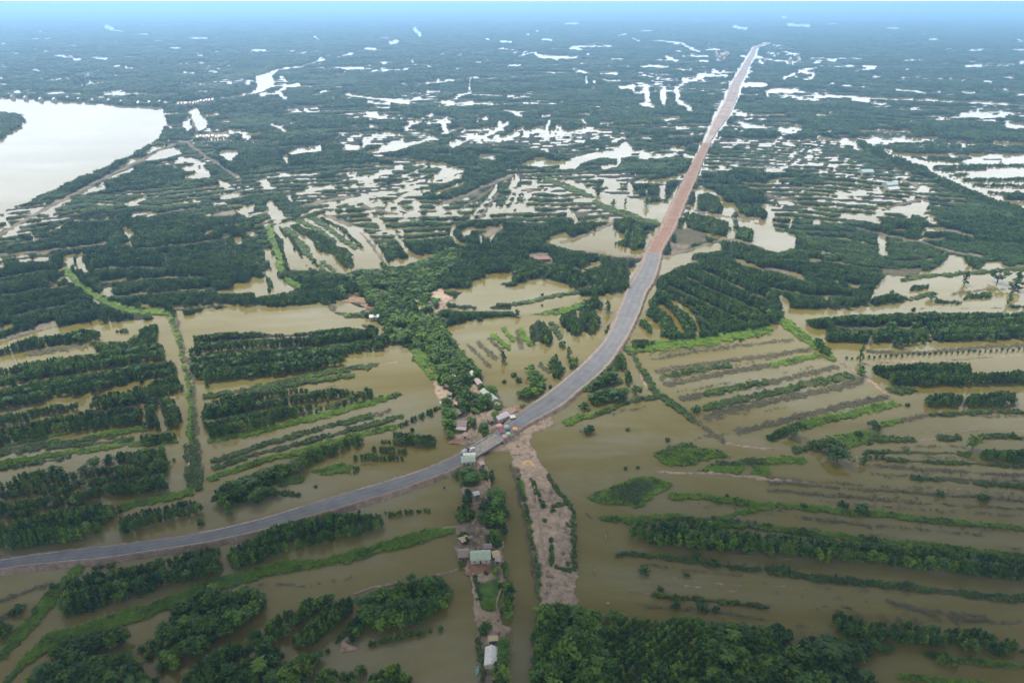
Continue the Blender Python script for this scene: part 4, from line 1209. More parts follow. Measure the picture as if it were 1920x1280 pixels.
def roof(name, c, sc_=1.2, seam=0.9):
    k = tuple(q * .72 for q in c)
    m, nt, p = mat(name, .45, .4)
    n = noise(nt, sc_, 5, .7); r = ramp(nt, [(.22, (.16, .085, .05)), (.33, k), (.62, c)])
    nt.links.new(n.outputs['Fac'], r.inputs['Fac']); nt.links.new(r.outputs['Color'], p.inputs['Base Color'])
    return m
M['r_white'] = roof('white_metal_roof', (.62, .61, .57)); M['r_green'] = roof('pale_green_metal_roof', (.38, .46, .34)); M['r_grey'] = roof('grey_brown_roof', (.30, .23, .20))
M['r_red'] = roof('red_tile_roof', (.29, .15, .11)); M['r_lilac'] = roof('pale_lilac_roof', (.56, .51, .56)); M['r_tan'] = roof('tan_thatch_roof', (.52, .40, .24))
M['r_turq'] = roof('turquoise_roof', (.36, .52, .50)); M['r_pink'] = roof('pinkish_roof', (.42, .32, .29))
M['wall'] = plain('plastered_wall', (.34, .30, .25), (.46, .42, .35), .7); M['woodwall'] = plain('plank_wall', (.14, .10, .07), (.22, .16, .11), .7)
M['door'] = plain('dark_door', (.05, .04, .03), (.08, .06, .05), 1.)
M['glass'] = plain('dark_window_glass', (.03, .035, .04), (.05, .055, .06), 1., .15)
M['red'] = plain('red_fabric', (.42, .05, .06), (.55, .09, .09), .9); M['orange'] = plain('orange_fabric', (.60, .27, .08), (.7, .36, .13), .9)
M['green'] = plain('green_fabric', (.25, .52, .22), (.36, .62, .3), .9); M['greyf'] = plain('grey_fabric', (.28, .33, .32), (.38, .42, .4), .9); M['rose'] = plain('rose_fabric', (.52, .28, .28), (.6, .36, .35), .9)
M['whitepaint'] = plain('white_paint', (.66, .66, .64), (.8, .8, .78), 1., .35); M['darkpaint'] = plain('dark_paint', (.03, .03, .05), (.06, .05, .08), 1., .3)
M['tealpaint'] = plain('teal_paint', (.12, .42, .36), (.25, .58, .5), 1., .4); M['wood'] = plain('weathered_wood', (.26, .19, .09), (.42, .33, .17), .9)
M['rubber'] = plain('rubber', (.015, .015, .015), (.03, .03, .03), 1.)

# ------------------------------------------------------------------ mesh helpers
def mesh_np(name, v, f, mats, mi=None, smooth=False):
    """v: n x 3, f: m x k faces of equal size k"""
    me = bpy.data.meshes.new(name); v = np.asarray(v, np.float32); f = np.asarray(f, np.int32); k = f.shape[1]
    me.vertices.add(len(v)); me.vertices.foreach_set('co', v.ravel())
    me.loops.add(f.size); me.loops.foreach_set('vertex_index', f.ravel())
    me.polygons.add(len(f)); me.polygons.foreach_set('loop_start', np.arange(len(f), dtype=np.int32) * k)
    if mi is not None: me.polygons.foreach_set('material_index', np.asarray(mi, np.int32))
    me.polygons.foreach_set('use_smooth', np.full(len(f), smooth, bool))
    for m in mats: me.materials.append(m)
    me.update(calc_edges=True)
    return me
def put(name, me, parent=None, loc=None):
    o = bpy.data.objects.new(name, me); C.objects.link(o)
    if parent is not None: o.parent = parent
    if loc is not None: o.location = loc
    return o
def tag(o, label=None, cat=None, group=None, kind=None):
    if label: o['label'] = label
    if cat: o['category'] = cat
    if group: o['group'] = group
    if kind: o['kind'] = kind
    return o
def empty(name, loc, rz=0, **kw):
    o = bpy.data.objects.new(name, None); C.objects.link(o); o.location = loc; o.rotation_euler = (0, 0, rz)
    o.empty_display_size = .5
    return tag(o, **kw)
class MB:
    def __init__(s): s.v = []; s.f = []
    def box(s, x0, x1, y0, y1, z0, z1, taper=0):
        b = len(s.v); t = taper
        s.v += [(x0, y0, z0), (x1, y0, z0), (x1, y1, z0), (x0, y1, z0), (x0 + t, y0 + t, z1), (x1 - t, y0 + t, z1), (x1 - t, y1 - t, z1), (x0 + t, y1 - t, z1)]
        s.f += [(b + 3, b + 2, b + 1, b), (b + 4, b + 5, b + 6, b + 7)] + [(b + i, b + (i + 1) % 4, b + 4 + (i + 1) % 4, b + 4 + i) for i in range(4)]
        return s
    def tube(s, p, q, r0, r1, n=6):
        p = Vector(p); q = Vector(q); d = (q - p).normalized(); a = d.orthogonal().normalized(); c = d.cross(a); b = len(s.v)
        for o, r in ((p, r0), (q, r1)):
            for i in range(n):
                w = 2 * PI * i / n; s.v.append(tuple(o + (a * math.cos(w) + c * math.sin(w)) * r))
        s.f += [(b + i, b + (i + 1) % n, b + n + (i + 1) % n, b + n + i) for i in range(n)]
        s.f += [tuple(b + n + i for i in range(n)), tuple(b + n - 1 - i for i in range(n))]
        return s
    def poly(s, pts):
        b = len(s.v); s.v += [tuple(p) for p in pts]; s.f.append(tuple(range(b, b + len(pts)))); return s
    def prism(s, prof, x0, x1):          # profile in y,z drawn along x
        b = len(s.v); n = len(prof)
        s.v += [(x0, y, z) for y, z in prof] + [(x1, y, z) for y, z in prof]
        s.f += [(b + i, b + (i + 1) % n, b + n + (i + 1) % n, b + n + i) for i in range(n)] + [tuple(b + n - 1 - i for i in range(n)), tuple(b + n + i for i in range(n))]
        return s
    def me(s, name, m, smooth=False):
        me = bpy.data.meshes.new(name); me.from_pydata(s.v, [], s.f); me.materials.append(m)
        bm = bmesh.new(); bm.from_mesh(me); bmesh.ops.recalc_face_normals(bm, faces=bm.faces); bm.to_mesh(me); bm.free()
        if smooth:
            for p in me.polygons: p.use_smooth = True
        return me
    def build(s, name, m, parent=None, loc=None, smooth=False):
        return put(name, s.me(name, m, smooth), parent, loc)

# ------------------------------------------------------------------ plant forms
def leaf_cloud(blobs, per, size, aspect=.62, up=.35):
    """leaf-sized diamonds scattered through ellipsoid blobs"""
    V = []; n = 0
    for (cx, cy, cz, rx, ry, rz) in blobs:
        d = rng.normal(size=(per, 3)); d /= np.linalg.norm(d, axis=1)[:, None]
        r = rng.uniform(.55, 1.08, per)[:, None]
        c = d * r * np.array([rx, ry, rz]) + np.array([cx, cy, cz])
        nrm = d + rng.normal(size=(per, 3)) * .55 + np.array([0, 0, up]); nrm /= np.linalg.norm(nrm, axis=1)[:, None]
        a = np.cross(nrm, rng.normal(size=(per, 3))); a /= np.linalg.norm(a, axis=1)[:, None]
        b = np.cross(nrm, a); s = (size * rng.uniform(.6, 1.3, per))[:, None]
        q = np.stack([c - a * s, c - b * s * aspect + nrm * s * .15, c + a * s, c + b * s * aspect - nrm * s * .15], 1)
        V.append(q.reshape(-1, 3)); n += per
    V = np.concatenate(V)
    return V, np.arange(len(V)).reshape(-1, 4)
def trunk(mb, h, r, limbs, reach):
    mb.tube((0, 0, -.4), (r * .4, 0, h * .45), r, r * .7); mb.tube((r * .4, 0, h * .45), (0, 0, h * .85), r * .7, r * .2)
    for i in range(limbs):
        w = 2 * PI * i / limbs + .5; z = h * random.uniform(.3, .55)
        mb.tube((r * .3, 0, z), (math.cos(w) * reach, math.sin(w) * reach, z + reach * random.uniform(.7, 1.2)), r * .4, r * .1, 5)
def tree_form(kind, seed):
    global rng
    random.seed(seed); rng = np.random.default_rng(seed)
    mb = MB(); blobs = []
    if kind == 'slender':
        h = 8.0; trunk(mb, h, .14, 4, 1.0)
        for i in range(12):
            t = i / 11; z = 1.0 + t * 6.3; R = 1.35 * math.sin(PI * min(1, .25 + t * .75)) ** .8 + .12; w = random.uniform(0, 6.28)
            blobs.append((math.cos(w) * R * .5, math.sin(w) * R * .5, z, R * .72, R * .72, .85))
        V, Fq = leaf_cloud(blobs, 17, .46)
    elif kind == 'broad':
        h = 8.0; trunk(mb, h * .8, .2, 5, 1.7)
        for i in range(15):
            w = random.uniform(0, 6.28); q = random.random() ** .6; z = random.uniform(2.6, 6.9) ; R = 2.0 * math.sqrt(max(.05, 1 - ((z - 4.6) / 3.3) ** 2)) * q
            s = random.uniform(.8, 1.25)
            blobs.append((math.cos(w) * R, math.sin(w) * R, z, s, s, s * .85))
        V, Fq = leaf_cloud(blobs, 18, .48)
    elif kind == 'palm':
        h = 8.0; mb.tube((0, 0, -.4), (.25, 0, 4.), .17, .13); mb.tube((.25, 0, 4.), (.1, 0, 6.9), .13, .1)
        P = []
        for i in range(16):
            w = 2 * PI * i / 16 + random.uniform(-.15, .15); e0 = random.uniform(-.1, 1.1); L = random.uniform(2.2, 2.9); p = np.array([.1, 0, 6.9]); d = np.array([math.cos(w), math.sin(w), 0]); sd = np.array([-math.sin(w), math.cos(w), 0])
            for k in range(5):
                e = e0 - k * .42; q = p + (d * math.cos(e) + np.array([0, 0, 1]) * math.sin(e)) * L / 5
                wd = .42 * math.sin(PI * (k + .7) / 6); wd2 = .42 * math.sin(PI * min(1, (k + 1.7) / 6))
                P += [p - sd * wd - [0, 0, wd * .4], p, q, q - sd * wd2 - [0, 0, wd2 * .4], p, p + sd * wd - [0, 0, wd * .4], q + sd * wd2 - [0, 0, wd2 * .4], q]; p = q
        V = np.array(P); Fq = np.arange(len(V)).reshape(-1, 4)
    elif kind == 'bush':
        h = 1.0
        for i in range(4): mb.tube((0, 0, -.1), (math.cos(i * 1.7) * .3, math.sin(i * 1.7) * .3, .5), .03, .01, 4)
        for i in range(9):
            w = random.uniform(0, 6.28); q = random.random() ** .6 * .36; z = random.uniform(.22, .62) * (1 - q * .6)
            s = random.uniform(.2, .3); blobs.append((math.cos(w) * q, math.sin(w) * q, z, s, s, s * .95))
        V, Fq = leaf_cloud(blobs, 14, .13)
    elif kind == 'clump':                     # a patch of closed canopy, unit footprint and height
        h = 1.0
        for i in range(9): mb.tube((random.uniform(-.35, .35), random.uniform(-.35, .35), -.05), (random.uniform(-.35, .35), random.uniform(-.35, .35), .5), .02, .01, 4)
        for i in range(13):
            x, y = random.uniform(-.42, .42), random.uniform(-.36, .36); z = random.uniform(.45, .8); s = random.uniform(.14, .22)
            blobs.append((x, y, z, s, s, .2)); blobs.append((x, y, z * .55, s, s, .26))
        V, Fq = leaf_cloud(blobs, 10, .085)
    elif kind in ('grass', 'reed'):
        h = 1.0; P = []
        for i in range(22 if kind == 'grass' else 16):
            w = random.uniform(0, 6.28); r = .45 * random.random() ** .5; x, y = math.cos(w) * r, math.sin(w) * r; w2 = random.uniform(0, 6.28); b = np.array([math.cos(w2), math.sin(w2), 0]); ln = np.array([-b[1], b[0], 0]) * random.uniform(.1, .5); hh = random.uniform(.5, 1.0); wd = .075 if kind == 'grass' else .045
            p = np.array([x, y, -.05])
            P += [p - b * wd, p + b * wd, p + ln * .4 + b * wd * .8 + [0, 0, hh * .6], p + ln * .4 - b * wd * .8 + [0, 0, hh * .6]]
            m_ = p + ln * .4 + [0, 0, hh * .6]; t_ = p + ln * 1.2 + [0, 0, hh]
            P += [m_ - b * wd * .8, m_ + b * wd * .8, t_ + b * wd * .15, t_ - b * wd * .15]
        V = np.array(P); Fq = np.arange(len(V)).reshape(-1, 4)
    return V, Fq, mb
PROTO = bpy.data.collections.new('plant_forms')
def joined(name, V, Fq, mb, lm):
    """one mesh: leaves (quads) with the wood"""
    v = list(map(tuple, V)); f = [tuple(q) for q in Fq]; b = len(v); nl = len(f)
    v += mb.v; f += [tuple(b + i for i in q) for q in mb.f]
    me = bpy.data.meshes.new(name); me.from_pydata(v, [], f); me.materials.append(lm); me.materials.append(M['bark'])
    me.polygons.foreach_set('material_index', np.array([0] * nl + [1] * (len(f) - nl), np.int32)); me.update()
    return me
forms = {}
def make_forms(kind, n, lm, tagname=None):
    out = []
    for i in range(n):
        V, Fq, mb = tree_form(kind, 100 + i * 7 + len(kind))
        out.append((V, Fq, mb))
    c = bpy.data.collections.new((tagname or kind) + '_forms')
    for i, (V, Fq, mb) in enumerate(out):
        o = bpy.data.objects.new('%s_form_%02d' % (tagname or kind, i), joined(kind + '_form', V, Fq, mb, lm)); c.objects.link(o)
    forms[tagname or kind] = (c, out)
make_forms('slender', 5, M['tree']); make_forms('broad', 4, M['tree']); make_forms('clump', 5, M['wood_far']); make_forms('bush', 4, M['scrub']); make_forms('grass', 3, M['grass']); make_forms('reed', 3, M['reed'])
mixc = bpy.data.collections.new('grove_forms')
for k in ('slender', 'broad'):
    for o in forms[k][0].objects: mixc.objects.link(o)
for k in ('slender', 'broad'):
    for i, (V, Fq, mb) in enumerate(forms[k][1]): mixc.objects.link(bpy.data.objects.new('lush%s_form_%02d' % (k, i), joined('lush_form', V, Fq, mb, M['lush'])))
for i in range(2):
    V, Fq, mb = tree_form('palm', 5 + i); mixc.objects.link(bpy.data.objects.new('zpalm_form_%d' % i, joined('palm_form', V, Fq, mb, M['bush'])))
def instancer(name, P, R, S, I, coll):
    me = bpy.data.meshes.new(name); P = np.asarray(P, np.float32)
    me.vertices.add(len(P)); me.vertices.foreach_set('co', P.ravel())
    a = me.attributes.new('rot', 'FLOAT', 'POINT'); a.data.foreach_set('value', np.asarray(R, np.float32))
    a = me.attributes.new('scl', 'FLOAT_VECTOR', 'POINT'); a.data.foreach_set('vector', np.asarray(S, np.float32).ravel())
    a = me.attributes.new('idx', 'INT', 'POINT'); a.data.foreach_set('value', np.asarray(I, np.int32))
    me.update(); o = put(name, me)
    ng = bpy.data.node_groups.new(name + '_nodes', 'GeometryNodeTree')
    ng.interface.new_socket('Geometry', in_out='INPUT', socket_type='NodeSocketGeometry'); ng.interface.new_socket('Geometry', in_out='OUTPUT', socket_type='NodeSocketGeometry')
    gi = ng.nodes.new('NodeGroupInput'); go = ng.nodes.new('NodeGroupOutput'); ip = ng.nodes.new('GeometryNodeInstanceOnPoints'); ci = ng.nodes.new('GeometryNodeCollectionInfo')
    ci.inputs['Collection'].default_value = coll; ci.inputs['Separate Children'].default_value = True; ci.inputs['Reset Children'].default_value = True
    def na(n, t):
        q = ng.nodes.new('GeometryNodeInputNamedAttribute'); q.data_type = t; q.inputs['Name'].default_value = n
        return [s for s in q.outputs if s.enabled and s.name == 'Attribute'][0]
    cx = ng.nodes.new('ShaderNodeCombineXYZ'); L = ng.links
    L.new(na('rot', 'FLOAT'), cx.inputs['Z']); L.new(cx.outputs[0], ip.inputs['Rotation']); L.new(na('scl', 'FLOAT_VECTOR'), ip.inputs['Scale']); L.new(na('idx', 'INT'), ip.inputs['Instance Index'])
    ip.inputs['Pick Instance'].default_value = True
    L.new(gi.outputs[0], ip.inputs['Points']); L.new(ci.outputs[0], ip.inputs['Instance']); L.new(ip.outputs[0], go.inputs[0])
    md = o.modifiers.new('plants', 'NODES'); md.node_group = ng
    return o

# ------------------------------------------------------------------ terrain: one sheet, banks standing out of the water
HGT = np.array([-.55, .30, .25, .55, .6, .22, .65, .5]); 
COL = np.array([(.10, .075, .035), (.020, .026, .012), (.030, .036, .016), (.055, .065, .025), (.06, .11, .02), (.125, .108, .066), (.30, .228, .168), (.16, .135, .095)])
near_tree = (sid > 0) & ((cls == 1) | (cls == 2))
hm = HGT[cls]; hm[near_tree] = np.where(np.arange(Y1)[:, None] > 560, -.25, .1)[near_tree.nonzero()[0], 0] if False else hm[near_tree]
rows_ = np.concatenate([np.arange(5, 200, 1.0), np.arange(200, Y1 - 2, 2.0)]); cols_ = np.arange(X0 + 1, X1 - 2, 3.0)
hr = hm[rows_.astype(int)][:, (cols_ - X0).astype(int)]
nt_ = near_tree[rows_.astype(int)][:, (cols_ - X0).astype(int)]
hr = np.where(nt_ & (rows_[:, None] > 640), -.35, hr)
cr = cls[rows_.astype(int)][:, (cols_ - X0).astype(int)]
def blur(a):
    b = np.pad(a, 1, mode='edge'); return (b[:-2, 1:-1] + b[2:, 1:-1] + b[1:-1, :-2] + b[1:-1, 2:] + 2 * b[1:-1, 1:-1]) / 6
hr = blur(hr)
uu, vv = np.meshgrid(cols_, rows_)
gx, gy = ground(uu, vv)
hr = hr + (vnoise(gx / 2.3, gy / 2.3, 1) - .5) * .35 * (hr > -.5)
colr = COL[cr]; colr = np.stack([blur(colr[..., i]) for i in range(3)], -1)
nr, nc = hr.shape
idx = np.arange(nr * nc).reshape(nr, nc)
q = np.stack([idx[1:, :-1], idx[1:, 1:], idx[:-1, 1:], idx[:-1, :-1]], -1).reshape(-1, 4)
top = hr.ravel()[q].max(1) > -.12
q = q[top]; used = np.unique(q); remap = np.full(nr * nc, -1); remap[used] = np.arange(len(used))
gv = np.stack([gx.ravel(), gy.ravel(), hr.ravel()], 1)[used]
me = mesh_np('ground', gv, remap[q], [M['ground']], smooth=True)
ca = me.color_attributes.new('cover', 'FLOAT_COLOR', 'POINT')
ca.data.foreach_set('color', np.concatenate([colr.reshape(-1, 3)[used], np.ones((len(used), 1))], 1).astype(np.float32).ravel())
tag(put('ground', me), kind='structure')
E = 125000.0
wv = [(-E, -3000, 0), (E, -3000, 0), (E, E, 0), (-E, E, 0)]
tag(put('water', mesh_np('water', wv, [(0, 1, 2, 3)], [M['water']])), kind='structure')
tag(put('riverbed', mesh_np('riverbed', [(x, y, -3) for x, y, z in wv], [(0, 1, 2, 3)], [M['ground']])), kind='structure')

# ------------------------------------------------------------------ trees
veg = (cls == 1) | (cls == 2)
run = np.zeros(cls.shape, np.int16); acc = np.zeros(W_, np.int16)
for y in range(Y1):
    acc = np.where(veg[y], acc + 1, 0).astype(np.int16); run[y] = acc
def fit(x, y, h, hw=0):
    u, v, d = pix(x, y); k = look(cls, u, v)
    ppm = F_ / d * (y / np.hypot(np.hypot(x, y), H0)).clip(.05, 1)
    r = look(run, u, v) / np.maximum(ppm, 1e-6) - hw * H0 / np.hypot(np.hypot(x, y), H0) + np.where(v < 12, 99, 0)
    ok = ((k == 1) | (k == 2)) & (v > 6)
    return u, v, k, np.minimum(h, r * 1.0 + .2), ok
TP = []   # x, y, height, width factor, stand
for k, s in enumerate(stands):
    if not k: continue
    p = np.array(s['pts']); gxs, gys = ground(p[:, 0], np.maximum(p[:, 1], 20))
    if p[:, 1].max() < 300: continue
    c = np.array([gxs.mean(), gys.mean()]); A = np.stack([gxs, gys], 1) - c
    w_, vec = np.linalg.eigh(A.T @ A); ax = vec[:, 1]; bx = np.array([-ax[1], ax[0]])
    if s['dir']:
        q0, q1 = np.array(G1(*s['dir'][0])), np.array(G1(*s['dir'][1])); ax = (q1 - q0) / np.linalg.norm(q1 - q0); bx = np.array([-ax[1], ax[0]])
    dist = math.hypot(*c); h0 = 8.2 if s['code'] == 1 else 5.2
    gv_ = any(w_ in (s['label'] or '') for w_ in ('grove', 'village', 'clump', 'broad', 'lush', 'hut'))
    sr = max((4.0 if gv_ else 3.4) if s['code'] == 1 else 2.6, dist * .0048); si = max(2.3 if gv_ else 2.0, dist * .0036)
    pad = 8 if s['kind'] == 'p' else 20
    a0, a1 = (A @ ax).min() - pad, (A @ ax).max() + pad; b0, b1 = (A @ bx).min() - pad, (A @ bx).max() + pad
    if (a1 - a0) * (b1 - b0) / sr / si > 60000: continue
    ga, gb = np.meshgrid(np.arange(a0, a1, si), np.arange(b0, b1, sr)); ga = ga + (np.arange(ga.shape[0]) % 2)[:, None] * si / 2
    ga = ga.ravel() + rng.uniform(-.42, .42, ga.size) * si; gb = gb.ravel() + rng.uniform(-.16, .16, gb.size) * sr
    x = c[0] + ga * ax[0] + gb * bx[0]; y = c[1] + ga * ax[1] + gb * bx[1]
    ok = y > 60; x, y = x[ok], y[ok]; ga_, gb_ = ga[ok], gb[ok]
    bed = max(14.0, dist * .024); ph = ((gb[ok] + 1.1 * np.sin(ga[ok] / 23) + 1.5 * vnoise(ga[ok] / 40, gb[ok] / 60, k)) / bed + .5 + (k % 5) * .1) % 1
    prof = np.abs(ph - .5) * 2
    h = h0 * ((.70 if gv_ else .84) + (.34 if gv_ else .16) * vnoise(x / 11, y / 11, k)) * rng.uniform(.62 if gv_ else .9, 1.25 if gv_ else 1.08, len(x)) * (1.12 - .62 * prof ** 1.8)
    u, v, kk, he, ok = fit(x, y, h)
    if s['code'] == 1 and not any(w_ in (s['label'] or '') for w_ in ('grove', 'village', 'broad', 'clump')) and (b1 - b0) > 2.2 * bed: ok &= prof < .76 + .14 * vnoise(ga_ / 9, gb_ / 9, k + 3)
    ok &= (look(sid, u, v) == k) & (he > .3 * h)
    n = ok.sum()
    if n: TP.append(np.stack([x[ok], y[ok], he[ok], np.full(n, max(1.12, si * 1.5 / 3.0) * (1.35 if gv_ else 1)), np.full(n, k)], 1))
TP = np.concatenate(TP)
# default woodland in bands of growing coarseness
d0 = 330.0; WP = []
while d0 < 9500:
    d1 = d0 * 1.12; s = max(3.0, d0 * .0068)
    xs, ys = np.meshgrid(np.arange(-d1 * 1.15, d1 * 1.15, s), np.arange(d0, d1, s))
    xs = xs.ravel() + rng.uniform(-.5, .5, xs.size) * s; ys = ys.ravel() + rng.uniform(-.5, .5, ys.size) * s
    phi = np.radians(np.clip(12 - xs / np.maximum(ys, 1) * 26, -10, 32)); 
    row = (-xs * np.sin(phi) + ys * np.cos(phi)) / max(17.0, d0 * .03) + 2.2 * vnoise(xs / 260, ys / 260, 5)
    rowp = np.abs((row % 1) - .5) * 2; big = vnoise(xs / 190, ys / 110, 31)
    thin = vnoise(xs / 70, ys / 45, 9)
    h = (5.2 + 5.0 * vnoise(xs / 90, ys / 70, 3)) * (.5 + .62 * rowp ** .6) * np.where(big > .72, .5, 1) * rng.uniform(.85, 1.15, len(xs))
    u, v, kk, he, ok = fit(xs, ys, h, s * .6)
    ok &= (look(sid, u, v) == 0) & (he > .3 * h) & (u > X0) & (u < X1) & (rowp > .14 + .3 * (big < .3)) & ((thin > .24) | (rowp > .6))
    fit_ = np.full(len(xs), 1.5); hw = s * .8 * F_ / np.hypot(ys, H0)
    for g in (-1, -.55, .55, 1):
        kk2 = look(cls, u + g * hw, v - 1); bad = ~((kk2 == 1) | (kk2 == 2)); fit_ = np.where(bad, np.minimum(fit_, 1.0 if abs(g) == 1 else .6), fit_)
    n = ok.sum(); WP.append(np.stack([xs[ok], ys[ok], he[ok], s * fit_[ok], np.full(n, d0)], 1)); d0 = d1
WP = np.concatenate(WP)
print('stand trees', len(TP), 'woodland', len(WP))
# scrub, grass, reeds on the banks
BP = {3: [], 4: [], 5: []}
d0 = 150.0
while d0 < 1500:
    d1 = d0 * 1.12
    for code, s0 in ((3, 1.15), (4, .85), (5, 1.3)):
        s = max(s0, d0 * (.0042 if code != 4 else .0034))
        xs, ys = np.meshgrid(np.arange(-d1 * 1.0, d1 * 1.0, s), np.arange(d0, d1, s))
        xs = xs.ravel() + rng.uniform(-.5, .5, xs.size) * s; ys = ys.ravel() + rng.uniform(-.5, .5, ys.size) * s
        u, v, d = pix(xs, ys); ok = (look(cls, u, v) == code) & (v > 240) & (u > -380) & (u < 2300)
        t = vnoise(xs / 9, ys / 9, 20 + code); ok &= t > (.22 if code == 3 else .12)
        n = ok.sum(); BP[code].append(np.stack([xs[ok], ys[ok], .6 + .8 * t[ok], np.full(n, s)], 1))
    d0 = d1
BP = {k: np.concatenate(v) for k, v in BP.items()}
a = BP[4]; a = a[(vnoise(a[:, 0] / 5, a[:, 1] / 5, 91) > .68) & (rng.random(len(a)) < .5)]; BP[3] = np.concatenate([BP[3], a * [1, 1, .9, 1]])
a = BP[3]; a = a[(vnoise(a[:, 0] / 6, a[:, 1] / 6, 92) > .55) & (rng.random(len(a)) < .5)]; BP[4] = np.concatenate([BP[4], a * [1, 1, 1.5, 1]])
print({k: len(v) for k, v in BP.items()})
for code, nm, cn, hh, wf in ((3, 'scrub', 'bush', 1.25, 1.9), (4, 'grass', 'grass', .75, 1.9), (5, 'dead_reeds', 'reed', .5, 1.5)):
    a = BP[code]; n = len(a)
    wd = np.maximum(1.0, a[:, 3] * wf) * rng.uniform(.7, 1.2, n); ht = hh * a[:, 2] * rng.uniform(.7, 1.3, n)
    o = instancer(nm, np.stack([a[:, 0], a[:, 1], np.full(n, .35)], 1), rng.uniform(0, 6.28, n), np.stack([wd, wd, ht], 1), rng.integers(0, len(forms[cn][0].objects), n), forms[cn][0])
    tag(o, {'scrub': 'low green scrub covering the narrow dikes between flooded ponds', 'grass': 'bright green grass growing on the banks and floating islets', 'dead_reeds': 'grey brown dead reeds on low strips just above the flood'}[nm], nm.replace('_', ' '), kind='stuff')
n = len(WP)
wd = WP[:, 3] * rng.uniform(.8, 1.25, n)
o = instancer('woodland', np.stack([WP[:, 0], WP[:, 1], np.full(n, .1)], 1), rng.uniform(0, 6.28, n), np.stack([wd, wd, WP[:, 2]], 1), rng.integers(0, 5, n), forms['clump'][0])
tag(o, 'dense dark green woodland broken by flooded clearings, fading to blue haze', 'woodland', kind='stuff')

# individual trees: the nearest ones
u, v, d = pix(TP[:, 0], TP[:, 1], TP[:, 2] * .6)
size = TP[:, 2] / d * ((u > 0) & (u < 1920) & (v > 0) & (v < 1285))
LN = [l.split('|') for l in LONE.strip().splitlines()]
n_lone = sum(1 for l in LN if l[0][0] == 'T')
order = np.argsort(-size)[:300 - n_lone]
pick = np.zeros(len(TP), bool); pick[order] = True
mixed = ['slender', 'slender', 'slender', 'slender', 'slender', 'broad', 'broad', 'broad', 'broad']
def form_index(a):
    n = len(a); r = rng.random(n); k = a[:, 4].astype(int)
    grove = np.array([((i * 7919) % 5) < 2 for i in k])
    vil_ = np.array(['village tree belt' in (stands[q_]['label'] or '') for q_ in k])
    gl_ = np.array([any(w_ in (stands[q_]['label'] or '') for w_ in ('grove', 'village', 'hut', 'spit')) for q_ in k])
    lush = np.array([bool(stands[q_]['label']) and any(w_ in stands[q_]['label'] for w_ in ('village', 'lush', 'hut', 'pale leafy', 'spit', 'lighter', 'loose', 'reedy')) or (q_ * 31) % 7 == 0 for q_ in k])
    lush = np.where(lush, rng.random(n) < np.where(vil_, .32, .75), rng.random(n) < .10)
    i = rng.integers(0, 5, n)                      # slender forms come after the broad ones in name order
    names = sorted(o.name for o in mixc.objects)
    sl = [i_ for i_, q_ in enumerate(names) if q_.startswith('slender')]; br = [i_ for i_, q_ in enumerate(names) if q_.startswith('broad')]; pa = [i_ for i_, q_ in enumerate(names) if q_.startswith('zpalm')]
    lsl = [i_ for i_, q_ in enumerate(names) if q_.startswith('lushslender')]; lbr = [i_ for i_, q_ in enumerate(names) if q_.startswith('lushbroad')]
    out = np.where(lush, np.array(lsl)[i], np.array(sl)[i]); b = r < np.where(gl_, .75, np.where(grove, .22, .10)); bi = rng.integers(0, len(br), n); out[b] = np.where(lush, np.array(lbr)[bi], np.array(br)[bi])[b]
    p_ = r > np.where(gl_, .90, np.where(grove, .96, 1.0)); out[p_] = np.array(pa)[rng.integers(0, 2, p_.sum())]
    return out, names
fi, names = form_index(TP)
rest = TP[~pick]; n = len(rest); hs = rest[:, 2] / 8.0; ws = hs ** .5 * rest[:, 3] * rng.uniform(.85, 1.2, n) * np.where(rest[:, 2] < 4, 1.1, 1.0)
o = instancer('tree_stands', np.stack([rest[:, 0], rest[:, 1], np.full(n, -.05)], 1), rng.uniform(0, 6.28, n), np.stack([ws, ws, hs], 1), fi[~pick], mixc)
tag(o, 'dark green trees massed in planted rows across the flooded ponds', 'tree stands', kind='stuff')
TREES = {}
def tree_meshes(key, lm):
    if (key, lm.name) not in TREES:
        kind, i = key
        V, Fq, mb = forms[kind][1][i] if kind in forms else tree_form('palm', 5 + i)
        TREES[key, lm.name] = (mesh_np('crown', V, Fq, [lm]), mb.me('trunk', M['bark']))
    return TREES[key, lm.name]
def place_tree(x, y, h, w, key, rz, label, group=None, name='tree', cat='tree', lm=None, z=-.05):
    cm, tm = tree_meshes(key, lm or M['tree'])
    r = empty(name, (x, y, z), rz, label=label, cat=cat, group=group); r.scale = (w, w, h)
    put('trunk', tm, r); put('crown', cm, r)
    return r
for j in np.nonzero(pick)[0]:
    x, y, h, wf, k = TP[j]; nm = names[fi[j]]
    kind = 'palm' if nm.startswith('zpalm') else nm.split('_')[0].replace('lush', ''); i = int(nm.split('_')[-1])
    st = stands[int(k)]; lab = st['label'] or 'tree in a small flooded clump between the brown ponds'
    place_tree(x, y, h / 8, (h / 8) ** .5 * wf * random.uniform(.85, 1.2), (kind, i), random.uniform(0, 6.28), lab, 'trees: ' + lab, lm=M['lush'] if nm.startswith('lush') else M['tree'])
